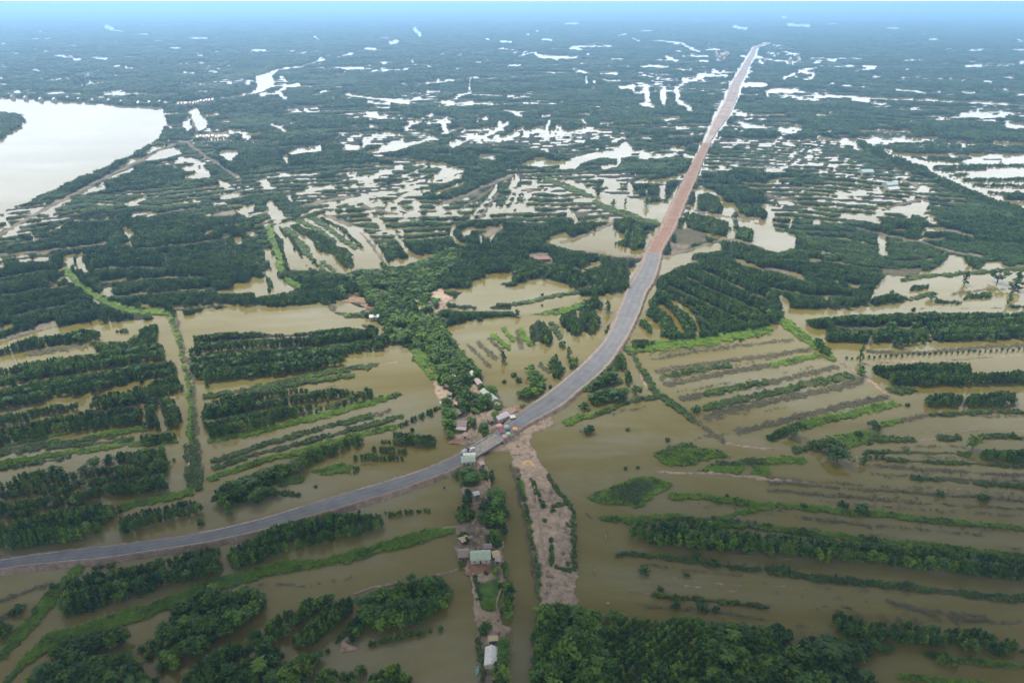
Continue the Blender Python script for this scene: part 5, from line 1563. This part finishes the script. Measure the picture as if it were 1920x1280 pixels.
for l in LN:
    tk = l[0].split(); ox, oy, s = TILES[tk[1]]; a, b = [float(q) for q in tk[2].split(',')]; ra, rb = [float(q) / s for q in tk[3].split(',')]
    u, v = ox + a / s, oy + b / s
    x, y = G1(u, v + rb * .8); dd = math.sqrt(x * x + y * y + H0 * H0); ce = math.hypot(x, y) / dd; se = H0 / dd
    ppm = F_ / float(pix(x, y)[2]); wid = 2 * ra / ppm
    hh = max(.75 * wid, (2 * rb / ppm - .55 * wid * se) / ce)
    lab = l[1].strip() if len(l) > 1 else None; grp = l[2].strip() if len(l) > 2 else None
    if tk[0] == 'T':
        kind = random.choice(['broad', 'broad', 'slender']) if hh < 1.35 * wid else 'slender'
        base = 3.9 if kind == 'broad' else 2.9
        place_tree(x, y, hh / 7.6, wid / base * 1.05, (kind, random.randrange(4)), random.uniform(0, 6.28), lab, grp)
    else:
        place_tree(x, y, max(.8, hh * 1.0), wid * .98, ('bush', random.randrange(4)), random.uniform(0, 6.28), lab, grp, 'bush', 'bush', M['bush'], 0)
for i in range(33):
    t = i / 32; ox, oy, s = TILES['T8']
    x, y = G1(ox + (470 + t * 1066) / s, oy + (362 - t * 55 + random.uniform(-4, 4)) / s)
    place_tree(x, y, random.uniform(2.6, 3.6), random.uniform(1.7, 2.4), ('bush', i % 4), random.uniform(0, 6.28), 'small round tree in the dotted line planted along the flooded strip', 'young trees in a dotted line', 'sapling', 'tree', M['bush'], 0)

# ------------------------------------------------------------------ roads
def ribbon(name, rows, z, mt, kind='structure', ext=0.0, skirt=None, sub=6, rag=0):
    """rows: matched edge points; raised by z, optional side slopes"""
    P = []
    for r in rows:
        a = np.array(G1(r[0], r[1], z)); b = np.array(G1(r[2], r[3], z)); c = (b - a) / np.linalg.norm(b - a)
        P.append((a - c * ext, b + c * ext))
    Q = []
    for i in range(len(P) - 1):
        for j in range(sub):
            t = j / sub
            p0 = P[max(0, i - 1)]; p1 = P[i]; p2 = P[i + 1]; p3 = P[min(len(P) - 1, i + 2)]
            Q.append(tuple(.5 * ((2 * p1[e]) + (-p0[e] + p2[e]) * t + (2 * p0[e] - 5 * p1[e] + 4 * p2[e] - p3[e]) * t * t + (-p0[e] + 3 * p1[e] - 3 * p2[e] + p3[e]) * t ** 3) for e in (0, 1)))
    Q.append(P[-1])
    v = []; f = []
    for a, b in Q:
        c = (b - a) / np.linalg.norm(b - a)
        if rag: a = a - c * random.uniform(-rag, rag); b = b + c * random.uniform(-rag, rag)
        if skirt:
            j1, j2 = random.uniform(-.5, .6), random.uniform(-.5, .6)
            v += [(*(a - c * (skirt + j1)), -.6), (*a, z), (*b, z), (*(b + c * (skirt + j2)), -.6)]
        else: v += [(*a, z), (*b, z)]
    m = 4 if skirt else 2
    for i in range(len(Q) - 1):
        for k in range(m - 1): f.append((i * m + k, i * m + k + 1, (i + 1) * m + k + 1, (i + 1) * m + k))
    me = mesh_np(name, v, f, [mt]); at = me.attributes.new('lane', 'FLOAT', 'POINT')
    at.data.foreach_set('value', np.tile(np.array([0, 0, 1, 1] if skirt else [0, 1], np.float32), len(Q)))
    return tag(put(name, me), kind=kind), Q
ribbon('road_embankment', ROAD_A, 1.9, M['gravel'], ext=.8, skirt=3.0, rag=.5, sub=12); _, QA = ribbon('road', ROAD_A, 1.95, M['asphalt'])
ribbon('road_embankment', ROAD_B, 1.9, M['gravel'], ext=1.0, skirt=2.2, rag=.5, sub=12); _, QB = ribbon('road', ROAD_B, 1.95, M['asphalt'])
ribbon('road_embankment', ROAD_C, 1.9, M['gravel'], ext=.8, skirt=2.0, rag=.6, sub=14); ribbon('earth_road', ROAD_C, 1.95, M['redearth'], ext=-1.3, rag=1.0, sub=14)
ribbon('earth_road', ROAD_D, 2.0, M['palefill'], ext=-2.4, skirt=1.5, rag=1.4, sub=12)
def edge_line(Q, side, off, w, i0, i1):
    v = []; f = []
    for a, b in Q[i0:i1]:
        c = (b - a) / np.linalg.norm(b - a); p = (a + c * off) if side == 0 else (b - c * off)
        v += [(*(p - c * w / 2), 1.98), (*(p + c * w / 2), 1.98)]
    for i in range(len(v) // 2 - 1): f.append((2 * i, 2 * i + 1, 2 * i + 3, 2 * i + 2))
    tag(put('road_marking', mesh_np('road_marking', v, f, [M['line']])), kind='structure')
edge_line(QA, 0, .35, .55, 4, 14); edge_line(QA, 0, .35, .6, 30, 44); edge_line(QA, 0, .3, .55, 50, 62); edge_line(QA, 1, .4, .4, 3, 40)
edge_line(QB, 0, .4, .45, 16, 44); edge_line(QB, 1, .4, .4, 12, 40)
# ------------------------------------------------------------------ paths on the spit
def path(pts, w):
    P = [np.array(G1(*p, .8)) for p in pts]; v = []; f = []
    Q = []
    for a, b in zip(P[:-1], P[1:]):
        for j in range(5): Q.append(a + (b - a) * j / 5)
    Q.append(P[-1])
    for i, p in enumerate(Q):
        t = Q[min(i + 1, len(Q) - 1)] - Q[max(i - 1, 0)]; t = t / np.linalg.norm(t); nrm = np.array([-t[1], t[0]]); q = p + nrm * random.uniform(-.12, .12)
        v += [(*(q - nrm * w / 2), .92), (*(q + nrm * w / 2), .92)]
    for i in range(len(Q) - 1): f.append((2 * i, 2 * i + 1, 2 * i + 3, 2 * i + 2))
    tag(put('path', mesh_np('path', v, f, [M['path']])), kind='structure')
path([(883, 1080), (890, 1105), (896, 1124), (904, 1165), (905, 1171)], .9)
path([(941, 1065), (941, 1099), (930, 1130), (938, 1171), (948, 1183)], .8)
path([(914, 880), (918, 905), (918, 918), (905, 948), (886, 983)], 1.2)
path([(880, 750), (889, 768), (898, 790), (892, 816)], 1.4)
path([(858, 762), (870, 775), (880, 790), (889, 818)], 1.6)
path([(995, 880), (1006, 930), (1013, 985), (1020, 1040), (1022, 1110)], 1.0)
# ------------------------------------------------------------------ houses
def house(p, q, w, h, roofm, label, wallm='wall', group=None, mono=False, name='house', cat='house', doors=1, lean=False, z0=None):
    """p, q: the two ends of the ridge as sighted; w: depth in metres; h: eaves height"""
    rise = .25 * w if not mono else .12 * w
    zr = h + rise + .6
    a = np.array(G1(*p, zr)); b = np.array(G1(*q, zr)); L = float(np.linalg.norm(b - a)); c = (a + b) / 2; yaw = math.atan2(b[1] - a[1], b[0] - a[0])
    z0 = .55 if z0 is None else z0
    r = empty(name, (c[0], c[1], z0), yaw, label=label, cat=cat, group=group)
    l2, w2 = L / 2 - .35, w / 2 - .35
    MB().box(-l2, l2, -w2, w2, -.5, h).build('wall', M[wallm], r)
    if mono: prof = [(-w / 2, h - .02), (w / 2, h + rise), (w / 2, h + rise + .1), (-w / 2, h + .1)]
    else: prof = [(-w / 2, h - .05), (0, h + rise), (w / 2, h - .05), (w / 2, h + .06), (0, h + rise + .12), (-w / 2, h + .06)]
    m = MB().prism(prof, -L / 2, L / 2)
    if not mono: m.prism([(-w2, h), (w2, h), (0, h + rise - .06)], -l2, l2)
    rf = m.build('roof', M[roofm], r)
    if L > 4:                                   # sheet seams
        s = MB(); n = max(2, int(L / 1.3))
        for i in range(1, n):
            x = -L / 2 + L * i / n
            s.tube((x, -w / 2, h + .09), (x, 0 if not mono else w / 2, h + rise + .13), .035, .035, 4)
        s.build('roof_seam', M[roofm], rf)
    d = MB().box(-.45, .45, -w2 - .05, -w2 + .02, -.3, 1.9).build('door', M['door'], r)
    for x in ((-l2 * .6, l2 * .6) if L > 4 else (l2 * .65,)):
        MB().box(x - .4, x + .4, -w2 - .04, -w2 + .02, .9, 1.8).build('window', M['glass'], r)
    return r
house((906, 727), (928, 747), 6.0, 2.8, 'r_green', 'long pale roofed house slanting among the trees north of the bridge')
house((832, 747), (847, 745.5), 3.6, 2.4, 'r_white', 'small white roofed hut at the edge of the olive pond')
house((825, 755), (834, 753), 3.0, 2.2, 'r_white', 'tiny white hut just below the small white roofed hut by the olive pond', mono=True)
house((852, 788), (876, 790), 6.5, 2.6, 'r_grey', 'wide grey brown roofed house left of the sandy lane to the bridge', 'woodwall')
house((855, 801), (874, 803), 3.0, 2.2, 'r_pink', 'low pinkish lean-to in front of the wide grey brown house', 'woodwall', mono=True)
house((930, 781), (952, 772), 5.0, 2.8, 'r_lilac', 'long white lilac roofed house beside the road just past the bridge')
house((848, 773), (865, 769), 4.0, 2.4, 'r_pink', 'small pale pinkish roof above the wide grey brown house', 'woodwall')
house((832, 719), (843, 720.5), 4.0, 2.2, 'r_red', 'brown red roofed shed beside the red earth yard', 'woodwall')
house((864, 857), (891, 855), 6.0, 2.8, 'r_green', 'pale green roofed house tucked below the bridge approach')
house((868, 851), (892, 850), 2.5, 3.1, 'r_white', 'narrow white sheet roof touching the pale green house below the bridge', mono=True)
house((886.5, 923), (898.5, 920.5), 3.6, 2.2, 'r_white', 'bright white roofed hut by the footpath on the wooded spit')
house((881, 1036), (920, 1034), 6.5, 2.8, 'r_green', 'large pale green corrugated roof house with a red earth yard')
house((858, 1032), (879, 1031), 6.0, 2.5, 'r_grey', 'pinkish grey roofed house left of the pale green roofed one', 'woodwall')
house((922, 1036), (936, 1033), 4.5, 2.4, 'r_tan', 'small tan roofed shed right of the pale green roofed house', 'woodwall')
house((862, 1010), (876, 1003), 4.0, 2.2, 'r_tan', 'tan roofed hut among debris behind the pale green house', 'woodwall')
house((922, 1208), (920, 1243), 5.4, 2.6, 'r_white', 'white roofed house standing alone near the tip of the spit')
house((591, 543), (608, 542), 4.5, 2.5, 'r_white', 'white roofed house above the red earth yard at the tree belt')
house((613, 541), (624, 543), 4.5, 2.5, 'r_tan', 'cream roofed house beside the white one above the red yard')
house((692, 590), (711, 589), 5.5, 2.6, 'r_white', 'bright white roofed house at the corner of the red earth yard')
house((683, 584), (690, 582), 5.0, 2.6, 'r_grey', 'grey roofed shed left of the bright white house by the red yard')
house((783, 575), (806, 570), 6.0, 2.5, 'r_tan', 'cream thatched house in the middle of the tree belt')
house((812, 556), (825, 554), 5.0, 2.5, 'r_green', 'pale green roofed house above the thatched one in the tree belt')
house((778, 562), (785, 560), 5.0, 2.5, 'r_pink', 'small pinkish roofed house behind the thatched one')
house((994, 481), (1030, 480), 8.0, 2.5, 'r_red', 'long red roofed shed beside the bare earth north of the rectangular ponds', 'woodwall')
house((1614, 318), (1636, 317), 12, 4, 'r_turq', 'turquoise roofed house in the far trees left of the long diagonal dike')
house((1660, 342), (1680, 340), 12, 4, 'r_turq', 'turquoise roofed house nearest the far brown lane')
house((1664, 351), (1684, 349), 10, 3.5, 'r_white', 'pale house just below the far turquoise roof')
for (p_, q_, w_, rf_, lb_) in [
    ((838, 735), (848, 736), 3.5, 'r_grey', 'grey shed between the brown red shed and the white hut by the pond'),
    ((852, 752), (861, 755), 3.6, 'r_tan', 'tan hut under the trees right of the small white hut by the pond'),
    ((862, 763), (872, 760), 3.4, 'r_white', 'small white roof half hidden above the wide grey brown house'),
    ((868, 812), (878, 815), 3.2, 'r_red', 'small red brown roof beside the heap left of the bridge'),
    ((893, 708), (901, 718), 4.2, 'r_pink', 'pinkish roof above the long pale house north of the bridge'),
    ((884, 694), (889, 701), 4.0, 'r_white', 'white roof highest on the lane north of the bridge'),
    ((930, 752), (938, 757), 3.6, 'r_grey', 'grey hut between the long pale house and the lilac roof'),
    ((915, 786), (924, 783), 3.6, 'r_grey', 'grey hut left of the lilac roof beside the road'),
    ((956, 781), (966, 779), 3.0, 'r_white', 'small white stall at the road edge right of the lilac roof'),
    ((899, 868), (908, 866), 3.2, 'r_pink', 'pinkish hut right of the pale green house below the bridge'),
    ((906, 1022), (922, 1020), 3.4, 'r_grey', 'dark grey lean-to behind the large pale green roof'),
    ((928, 1046), (938, 1047), 3.0, 'r_pink', 'low pinkish shed below the small tan roofed shed'),
    ((915, 1196), (934, 1195), 2.6, 'r_tan', 'tan porch roof touching the white house at the tip of the spit'),
    ((848, 700), (856, 702), 3.8, 'r_tan', 'tan roof at the top of the red earth yard by the olive pond')]:
    house(p_, q_, w_, 2.3, rf_, lb_, random.choice(['wall', 'woodwall']), mono=w_ < 3.3)
def scatter_debris():
    for i in range(46):
        u, v = random.choice([(random.uniform(860, 925), random.uniform(1000, 1056)), (random.uniform(905, 940), random.uniform(1160, 1205)), (random.uniform(965, 1030), random.uniform(785, 860)), (random.uniform(835, 915), random.uniform(700, 820))])
        if look(cls, u, v) != 6: continue
        x, y = G1(u, v, .6); a, b = random.uniform(.5, 1.6), random.uniform(.3, .9)
        m = MB().box(-a, a, -b, b, -.1, random.uniform(.15, .5), .08); m.box(-a * .3, a * 1.1, -b * .4, b * .3, .1, random.uniform(.4, .7), .05)
        o = m.build('debris_pile', random.choice([M['wood'], M['concrete'], M['r_pink'], M['path'], M['woodwall']]), None, (x, y, .62)); o.rotation_euler = (0, 0, random.uniform(0, 3))
        tag(o, 'small pile of boards and rubble on the bare earth of the settlement', 'debris', 'piles of boards and rubble')
scatter_debris()
g = 'far houses by the river landing'
for i in range(13):
    x = 334 + i * 5.2 + random.uniform(-1, 1); y = 193 - i * .7 + random.uniform(-1, 1.4)
    house((x, y), (x + 3.5, y), 14, 5, random.choice(['r_pink', 'r_white', 'r_red']), 'small house in the far row where the river meets the tributary', group=g)
g = 'far houses along the red lane'
for i in range(11):
    x = 368 + i * 5.6 + random.uniform(-1, 1); y = 254 - i * .2 + random.uniform(-1.4, 1.4)
    house((x, y), (x + 4, y - .2), 11, 4, random.choice(['r_pink', 'r_red', 'r_white']), 'small house in the far reddish row south of the river landing', group=g)
g = 'houses of the farthest village'
for i in range(26):
    x = random.choice([random.uniform(1340, 1366), random.uniform(1425, 1500)]); y = 97 + random.uniform(-2, 16)
    house((x, y), (x + 3, y), 26, 7, random.choice(['r_pink', 'r_white', 'r_red']), 'tiny pale house in the village where the road vanishes', group=g)
g = 'houses strung along the river bank'
for i in range(12):
    x = 18 + i * 26 + random.uniform(-8, 8); y = 181 + i * 1.0 + random.uniform(-5, 0)
    house((x, y), (x + 3.4, y), 16, 5, random.choice(['r_white', 'r_pink', 'r_white']), 'tiny house among trees on the far river bank', group=g)

# ------------------------------------------------------------------ bridge
def bridge():
    a = (np.array(G1(872, 844, 2)) + np.array(G1(886, 860, 2))) / 2; b = (np.array(G1(925, 812, 2)) + np.array(G1(942, 828, 2))) / 2
    L = float(np.linalg.norm(b - a)); yaw = math.atan2(b[1] - a[1], b[0] - a[0]); c = (a + b) / 2
    r = empty('bridge', (*c, 0), yaw, label='short grey concrete bridge carrying the road over the canal', cat='bridge')
    w = 4.6
    MB().box(-L / 2 - 1.5, L / 2 + 1.5, -w, w, 1.2, 1.97).build('deck', M['concrete'], r)
    for s in (-1, 1):
        m = MB().box(-L / 2, L / 2, s * w - .14, s * w + .14, 2.6, 2.85)
        for i in range(9): x = -L / 2 + L * i / 8; m.box(x - .15, x + .15, s * w - .12, s * w + .12, 1.97, 2.6)
        m.build('railing', M['greyf'], r)
        MB().box(-L / 2, L / 2, s * (w - .35) - .25, s * (w - .35) + .25, .6, 1.2).build('girder', M['darkconcrete'], r)
    for x in (-L / 4, L / 4): MB().box(x - .5, x + .5, -w + .6, w - .6, -2, 1.19).build('pier', M['darkconcrete'], r)
    for s in (-1, 1): MB().box(s * (L / 2 + .6) - .6, s * (L / 2 + .6) + .6, -w + .1, w - .1, -1, 1.19).build('abutment', M['darkconcrete'], r)
    r2 = []
    p = np.array(G1(912, 838, .5)); q_ = np.array(G1(903, 848, .5))
bridge()
# ------------------------------------------------------------------ awnings at the bridge end
def parasol(u, v, R, mt, label):
    R *= .8
    x, y = G1(u, v, 4.0)
    r = empty('parasol', (x, y, 1.95), random.uniform(0, 6), label=label, cat='parasol')
    m = MB(); n = 8
    for i in range(n):
        a, b = 2 * PI * i / n, 2 * PI * (i + 1) / n
        m.poly([(0, 0, 2.9), (R * .5 * math.cos(a), R * .5 * math.sin(a), 2.6), (R * .5 * math.cos(b), R * .5 * math.sin(b), 2.6)])
        m.poly([(R * .5 * math.cos(a), R * .5 * math.sin(a), 2.6), (R * math.cos(a), R * math.sin(a), 2.15), (R * math.cos(b), R * math.sin(b), 2.15), (R * .5 * math.cos(b), R * .5 * math.sin(b), 2.6)])
        m.poly([(R * math.cos(a), R * math.sin(a), 2.15), (R * math.cos(a), R * math.sin(a), 1.95), (R * math.cos(b), R * math.sin(b), 1.95), (R * math.cos(b), R * math.sin(b), 2.15)])
    m.build('canopy', mt, r); MB().tube((0, 0, 0), (0, 0, 3.0), .04, .03, 6).build('pole', M['whitepaint'], r)
parasol(939, 805, 1.7, M['red'], 'dark red canopy standing on the road by the bridge')
parasol(966, 803, 2.2, M['orange'], 'orange canopy at the right of the roadside cluster')
parasol(953, 812, 1.8, M['green'], 'light green canopy at the front of the roadside cluster')
parasol(950, 799, 2.2, M['greyf'], 'grey canopy in the middle of the roadside cluster')
parasol(936, 797, 2.4, M['rose'], 'dusty pink canopy behind the dark red one')
parasol(946, 817, 1.9, M['rose'], 'dusty pink canopy in front, between red and green ones')
# ------------------------------------------------------------------ vehicles
def truck(u, v, yaw, mt, label, L=5.4, w=2.0, h=2.3, box=True):
    x, y = G1(u, v, 2.6)
    r = empty('parked_truck' if box else 'parked_car', (x, y, 1.96), yaw, label=label, cat='truck' if box else 'car')
    if box:
        MB().prism([(-w / 2, .5), (w / 2, .5), (w / 2, 1.3), (w / 2 - .15, h - .1), (-w / 2 + .15, h - .1), (-w / 2, 1.3)], L / 2 - 1.7, L / 2).build('cab', mt, r)
        MB().box(-L / 2, L / 2 - 1.8, -w / 2 - .05, w / 2 + .05, .7, h + .1, .03).build('cargo_box', M['greyf'], r)
        MB().box(L / 2 - .04, L / 2 + .02, -w / 2 + .2, w / 2 - .2, 1.3, 1.95).build('windscreen', M['glass'], r)
    else:
        MB().prism([(-w / 2, .3), (w / 2, .3), (w / 2, .85), (w / 2 - .08, .95), (-w / 2 + .08, .95), (-w / 2, .85)], -L / 2, L / 2).build('body', mt, r)
        m = MB(); m.box(-L * .32, L * .22, -w / 2 + .1, w / 2 - .1, .95, 1.45, .16); m.build('cabin', M['glass'], r)
        MB().box(-L * .26, L * .15, -w / 2 + .27, w / 2 - .27, 1.452, 1.5, .05).build('roof', mt, r)
    for sx in (-.32, .32):
        for sy in (-1, 1): MB().tube((sx * L, sy * (w / 2 - .2), .36), (sx * L, sy * (w / 2 + .03), .36), .36, .36, 12).build('wheel', M['rubber'], r)
truck(872, 847, .95, M['darkpaint'], 'dark truck parked at the near end of the bridge')
truck(884, 842, .9, M['whitepaint'], 'white car parked beside the dark truck on the bridge', 4.3, 1.75, 1.5, False)
# ------------------------------------------------------------------ boats
def boat(u, v, v2, u2, w, mt, label):
    a = np.array(G1(u, v, .2)); b = np.array(G1(u2, v2, .2)); c = (a + b) / 2; L = float(np.linalg.norm(b - a))
    r = empty('boat', (*c, .0), math.atan2(b[1] - a[1], b[0] - a[0]), label=label, cat='boat')
    v_ = []; f = []; n = 10
    for i in range(n + 1):
        t = i / n; x = -L / 2 + L * t; k = math.sin(PI * (.06 + .88 * t)) ** .7 * w / 2; s = .18 * abs(2 * t - 1) ** 2
        v_ += [(x, -k, .38 + s), (x, -k * .6, -.05), (x, k * .6, -.05), (x, k, .38 + s), (x, k * .85, .36 + s), (x, k * .5, .08), (x, -k * .5, .08), (x, -k * .85, .36 + s)]
    for i in range(n):
        for j in range(8): f.append((i * 8 + j, i * 8 + (j + 1) % 8, (i + 1) * 8 + (j + 1) % 8, (i + 1) * 8 + j))
    f += [(0, 1, 2, 3), (0, 3, 4, 7), (4, 5, 6, 7)]; e = n * 8; f += [(e + 3, e + 2, e + 1, e), (e + 7, e + 4, e + 3, e), (e + 7, e + 6, e + 5, e + 4)]
    m = MB(); m.v = v_; m.f = f; m.build('hull', mt, r)
    m = MB()
    for x in (-L * .22, L * .1): m.box(x - .14, x + .14, -w * .4, w * .4, .3, .36)
    m.build('thwart', M['wood'], r)
boat(895, 1248, 1265, 894, 1.3, M['tealpaint'], 'teal and white boat afloat left of the white house at the tip of the spit')
boat(897, 1208, 1223, 896, 1.0, M['r_green'], 'slim pale boat near the bank above the teal one')
boat(1137, 996, 1014, 1135, .8, M['wood'], 'slim yellowish boat afloat between the mud spit and the long hedge')
boat(1115, 1060, 1077, 1115, .8, M['wood'], 'slim wooden boat afloat close to the mud spit')
boat(1138, 1130, 1131, 1143, .9, M['whitepaint'], 'tiny white boat floating above the lush green grove')
# ------------------------------------------------------------------ heaps
def heap(u, v, R, h, mt, label, name, cat, ell=1.0):
    x, y = G1(u, v, .6); r = MB(); n, k = 18, 6
    for j in range(k + 1):
        t = j / k
        for i in range(n):
            a = 2 * PI * i / n; q_ = R * t * (1 + .16 * math.sin(3 * a + u) + .1 * math.sin(7 * a)); r.v.append((q_ * math.cos(a) * ell, q_ * math.sin(a), h * (1 - t) ** 1.2 * (1 + .2 * math.sin(5 * a + j)) - .15 * t))
    for j in range(k):
        for i in range(n): r.f.append((j * n + i, j * n + (i + 1) % n, (j + 1) * n + (i + 1) % n, (j + 1) * n + i))
    o = r.build(name, mt, None, (x, y, .55), True); tag(o, label, cat)
heap(990, 868, 3.6, 1.1, M['sand'], 'yellow sand heap on the mud spit just below the bridge road', 'sand_heap', 'heap', 1.15)
heap(899, 1065, 5.2, .8, M['soil'], 'red earth heap in front of the pale green roofed house', 'earth_heap', 'heap', 1.7)
heap(742, 893, 1.1, .7, M['concrete'], 'small pale rubble pile on the asphalt road west of the bridge', 'rubble_pile', 'heap')
heap(648, 921, 1.0, .6, M['concrete'], 'small pale rubble pile at the upper road edge, further from the bridge', 'rubble_pile', 'heap')
heap(858, 826, 3.4, .9, M['soil'], 'red earth heap beside the road left of the bridge', 'earth_heap', 'heap', 1.5)
heap(975, 765, 3.6, .8, M['soil'], 'orange red earth heap beside the road curve behind the lilac roof', 'earth_heap', 'heap', 1.6)
heap(697, 572, 5.5, .9, M['soil'], 'reddish earth heap beside the bright white house in the red yard', 'earth_heap', 'heap', 1.6)
heap(664, 562, 6.0, .7, M['soil'], 'broad reddish earth heap at the far end of the red yard', 'earth_heap', 'heap', 2.0)

# ------------------------------------------------------------------ light, air, camera
SUN_AZ, SUN_EL = math.radians(-35), math.radians(60)
w = bpy.data.worlds.new('World'); sc.world = w; w.use_nodes = True; nt = w.node_tree; nt.nodes.clear()
out = node(nt, 'ShaderNodeOutputWorld'); bg = node(nt, 'ShaderNodeBackground'); sky = node(nt, 'ShaderNodeTexSky', sky_type='NISHITA')
sky.sun_disc = False; sky.sun_elevation = SUN_EL; sky.sun_rotation = SUN_AZ; sky.dust_density = 4.0; sky.air_density = 1.2; sky.ozone_density = 1.0; sky.altitude = 200
bg.inputs['Strength'].default_value = SKY
bg2 = node(nt, 'ShaderNodeBackground'); bg2.inputs['Color'].default_value = (.93, .955, 1.0, 1)
bg2.inputs['Strength'].default_value = CLOUD
tc = node(nt, 'ShaderNodeTexCoord'); mp = node(nt, 'ShaderNodeMapping'); mp.inputs['Scale'].default_value = (1, 1, 2.6); nz = node(nt, 'ShaderNodeTexNoise'); nz.inputs['Scale'].default_value = 1.6; nz.inputs['Detail'].default_value = 5
nt.links.new(tc.outputs['Generated'], mp.inputs['Vector']); nt.links.new(mp.outputs['Vector'], nz.inputs['Vector'])
rp = ramp(nt, [(.32, (.45,) * 3), (.62, (1.0,) * 3)]); nt.links.new(nz.outputs['Fac'], rp.inputs['Fac'])
sx = node(nt, 'ShaderNodeSeparateXYZ'); nt.links.new(tc.outputs['Generated'], sx.inputs[0]); el = ramp(nt, [(.0, (.95,) * 3), (.2, (.86,) * 3), (.40, (.52,) * 3), (.62, (.13,) * 3), (1, (.07,) * 3)]); nt.links.new(sx.outputs['Z'], el.inputs['Fac'])
ml = node(nt, 'ShaderNodeMath', operation='MULTIPLY'); nt.links.new(rp.outputs['Color'], ml.inputs[0]); nt.links.new(el.outputs['Color'], ml.inputs[1])
mx = node(nt, 'ShaderNodeMixShader'); nt.links.new(ml.outputs[0], mx.inputs[0]); nt.links.new(sky.outputs[0], bg.inputs['Color']); nt.links.new(bg.outputs[0], mx.inputs[1]); nt.links.new(bg2.outputs[0], mx.inputs[2]); nt.links.new(mx.outputs[0], out.inputs['Surface'])
sl = bpy.data.lights.new('sun', 'SUN'); sl.energy = SUN; sl.angle = math.radians(10); sl.color = (1, .95, .87)
so = bpy.data.objects.new('sun', sl); C.objects.link(so); so.rotation_euler = (PI / 2 - SUN_EL, 0, PI - SUN_AZ)
so.location = (0, 0, 500)
def cloud(cx, cy, cz, rx, ry, rz):  # unseen cloud above the view, added only to shade the foreground
    bm = bmesh.new(); bmesh.ops.create_icosphere(bm, subdivisions=5, radius=1)
    for v in bm.verts:
        p = np.array(v.co); n = sum(float(vnoise(np.array(p[0] * f + 9), np.array(p[1] * f + p[2] * f * 1.7 + 5), 40 + i)) / (i + 1) for i, f in enumerate((2.0, 4.3, 9.1)))
        k = .62 + .42 * n; v.co = Vector((p[0] * rx * k, p[1] * ry * k, p[2] * rz * k * (1 if p[2] > 0 else .35)))
    me = bpy.data.meshes.new('cloud'); bm.to_mesh(me); bm.free(); me.materials.append(plain('cloud_white', (.82, .83, .85), (.9, .9, .9), .01, 1)); 
    for p in me.polygons: p.use_smooth = True
    tag(put('cloud', me, None, (cx, cy, cz)), kind='structure')
CL = 1100.0; SH = CL / math.tan(SUN_EL)
cloud(250 + math.sin(SUN_AZ) * SH, 40 + math.cos(SUN_AZ) * SH, CL, 1250, 330, 220)  # set towards the sun so its shadow darkens the near ponds
hm_ = bpy.data.materials.new('haze_air'); hm_.use_nodes = True; nt = hm_.node_tree; nt.nodes.clear()
ho = node(nt, 'ShaderNodeOutputMaterial'); hv = node(nt, 'ShaderNodeVolumePrincipled'); hv.inputs['Color'].default_value = (*HAZE_C, 1); hv.inputs['Density'].default_value = HAZE_D; hv.inputs['Anisotropy'].default_value = HAZE_G
nt.links.new(hv.outputs[0], ho.inputs['Volume'])
tag(MB().box(-E - 200, E + 200, -3200, E + 200, -4.0, H0 + 3).build('haze', hm_), 'pale blue haze lying over the far flood plain', 'haze', kind='stuff')
cam = bpy.data.cameras.new('camera'); co = bpy.data.objects.new('camera', cam); C.objects.link(co)
cam.lens = 24; cam.sensor_width = 36; cam.clip_end = 400000; cam.clip_start = 1
co.location = (0, 0, H0); co.rotation_euler = (PI / 2 - TH, 0, 0); sc.camera = co
sc.view_settings.view_transform = 'Standard'; sc.view_settings.look = 'None'; sc.view_settings.exposure = EXPO; sc.view_settings.gamma = 1
sc.cycles.volume_bounces = 2; sc.cycles.max_bounces = 6; sc.cycles.use_denoising = True
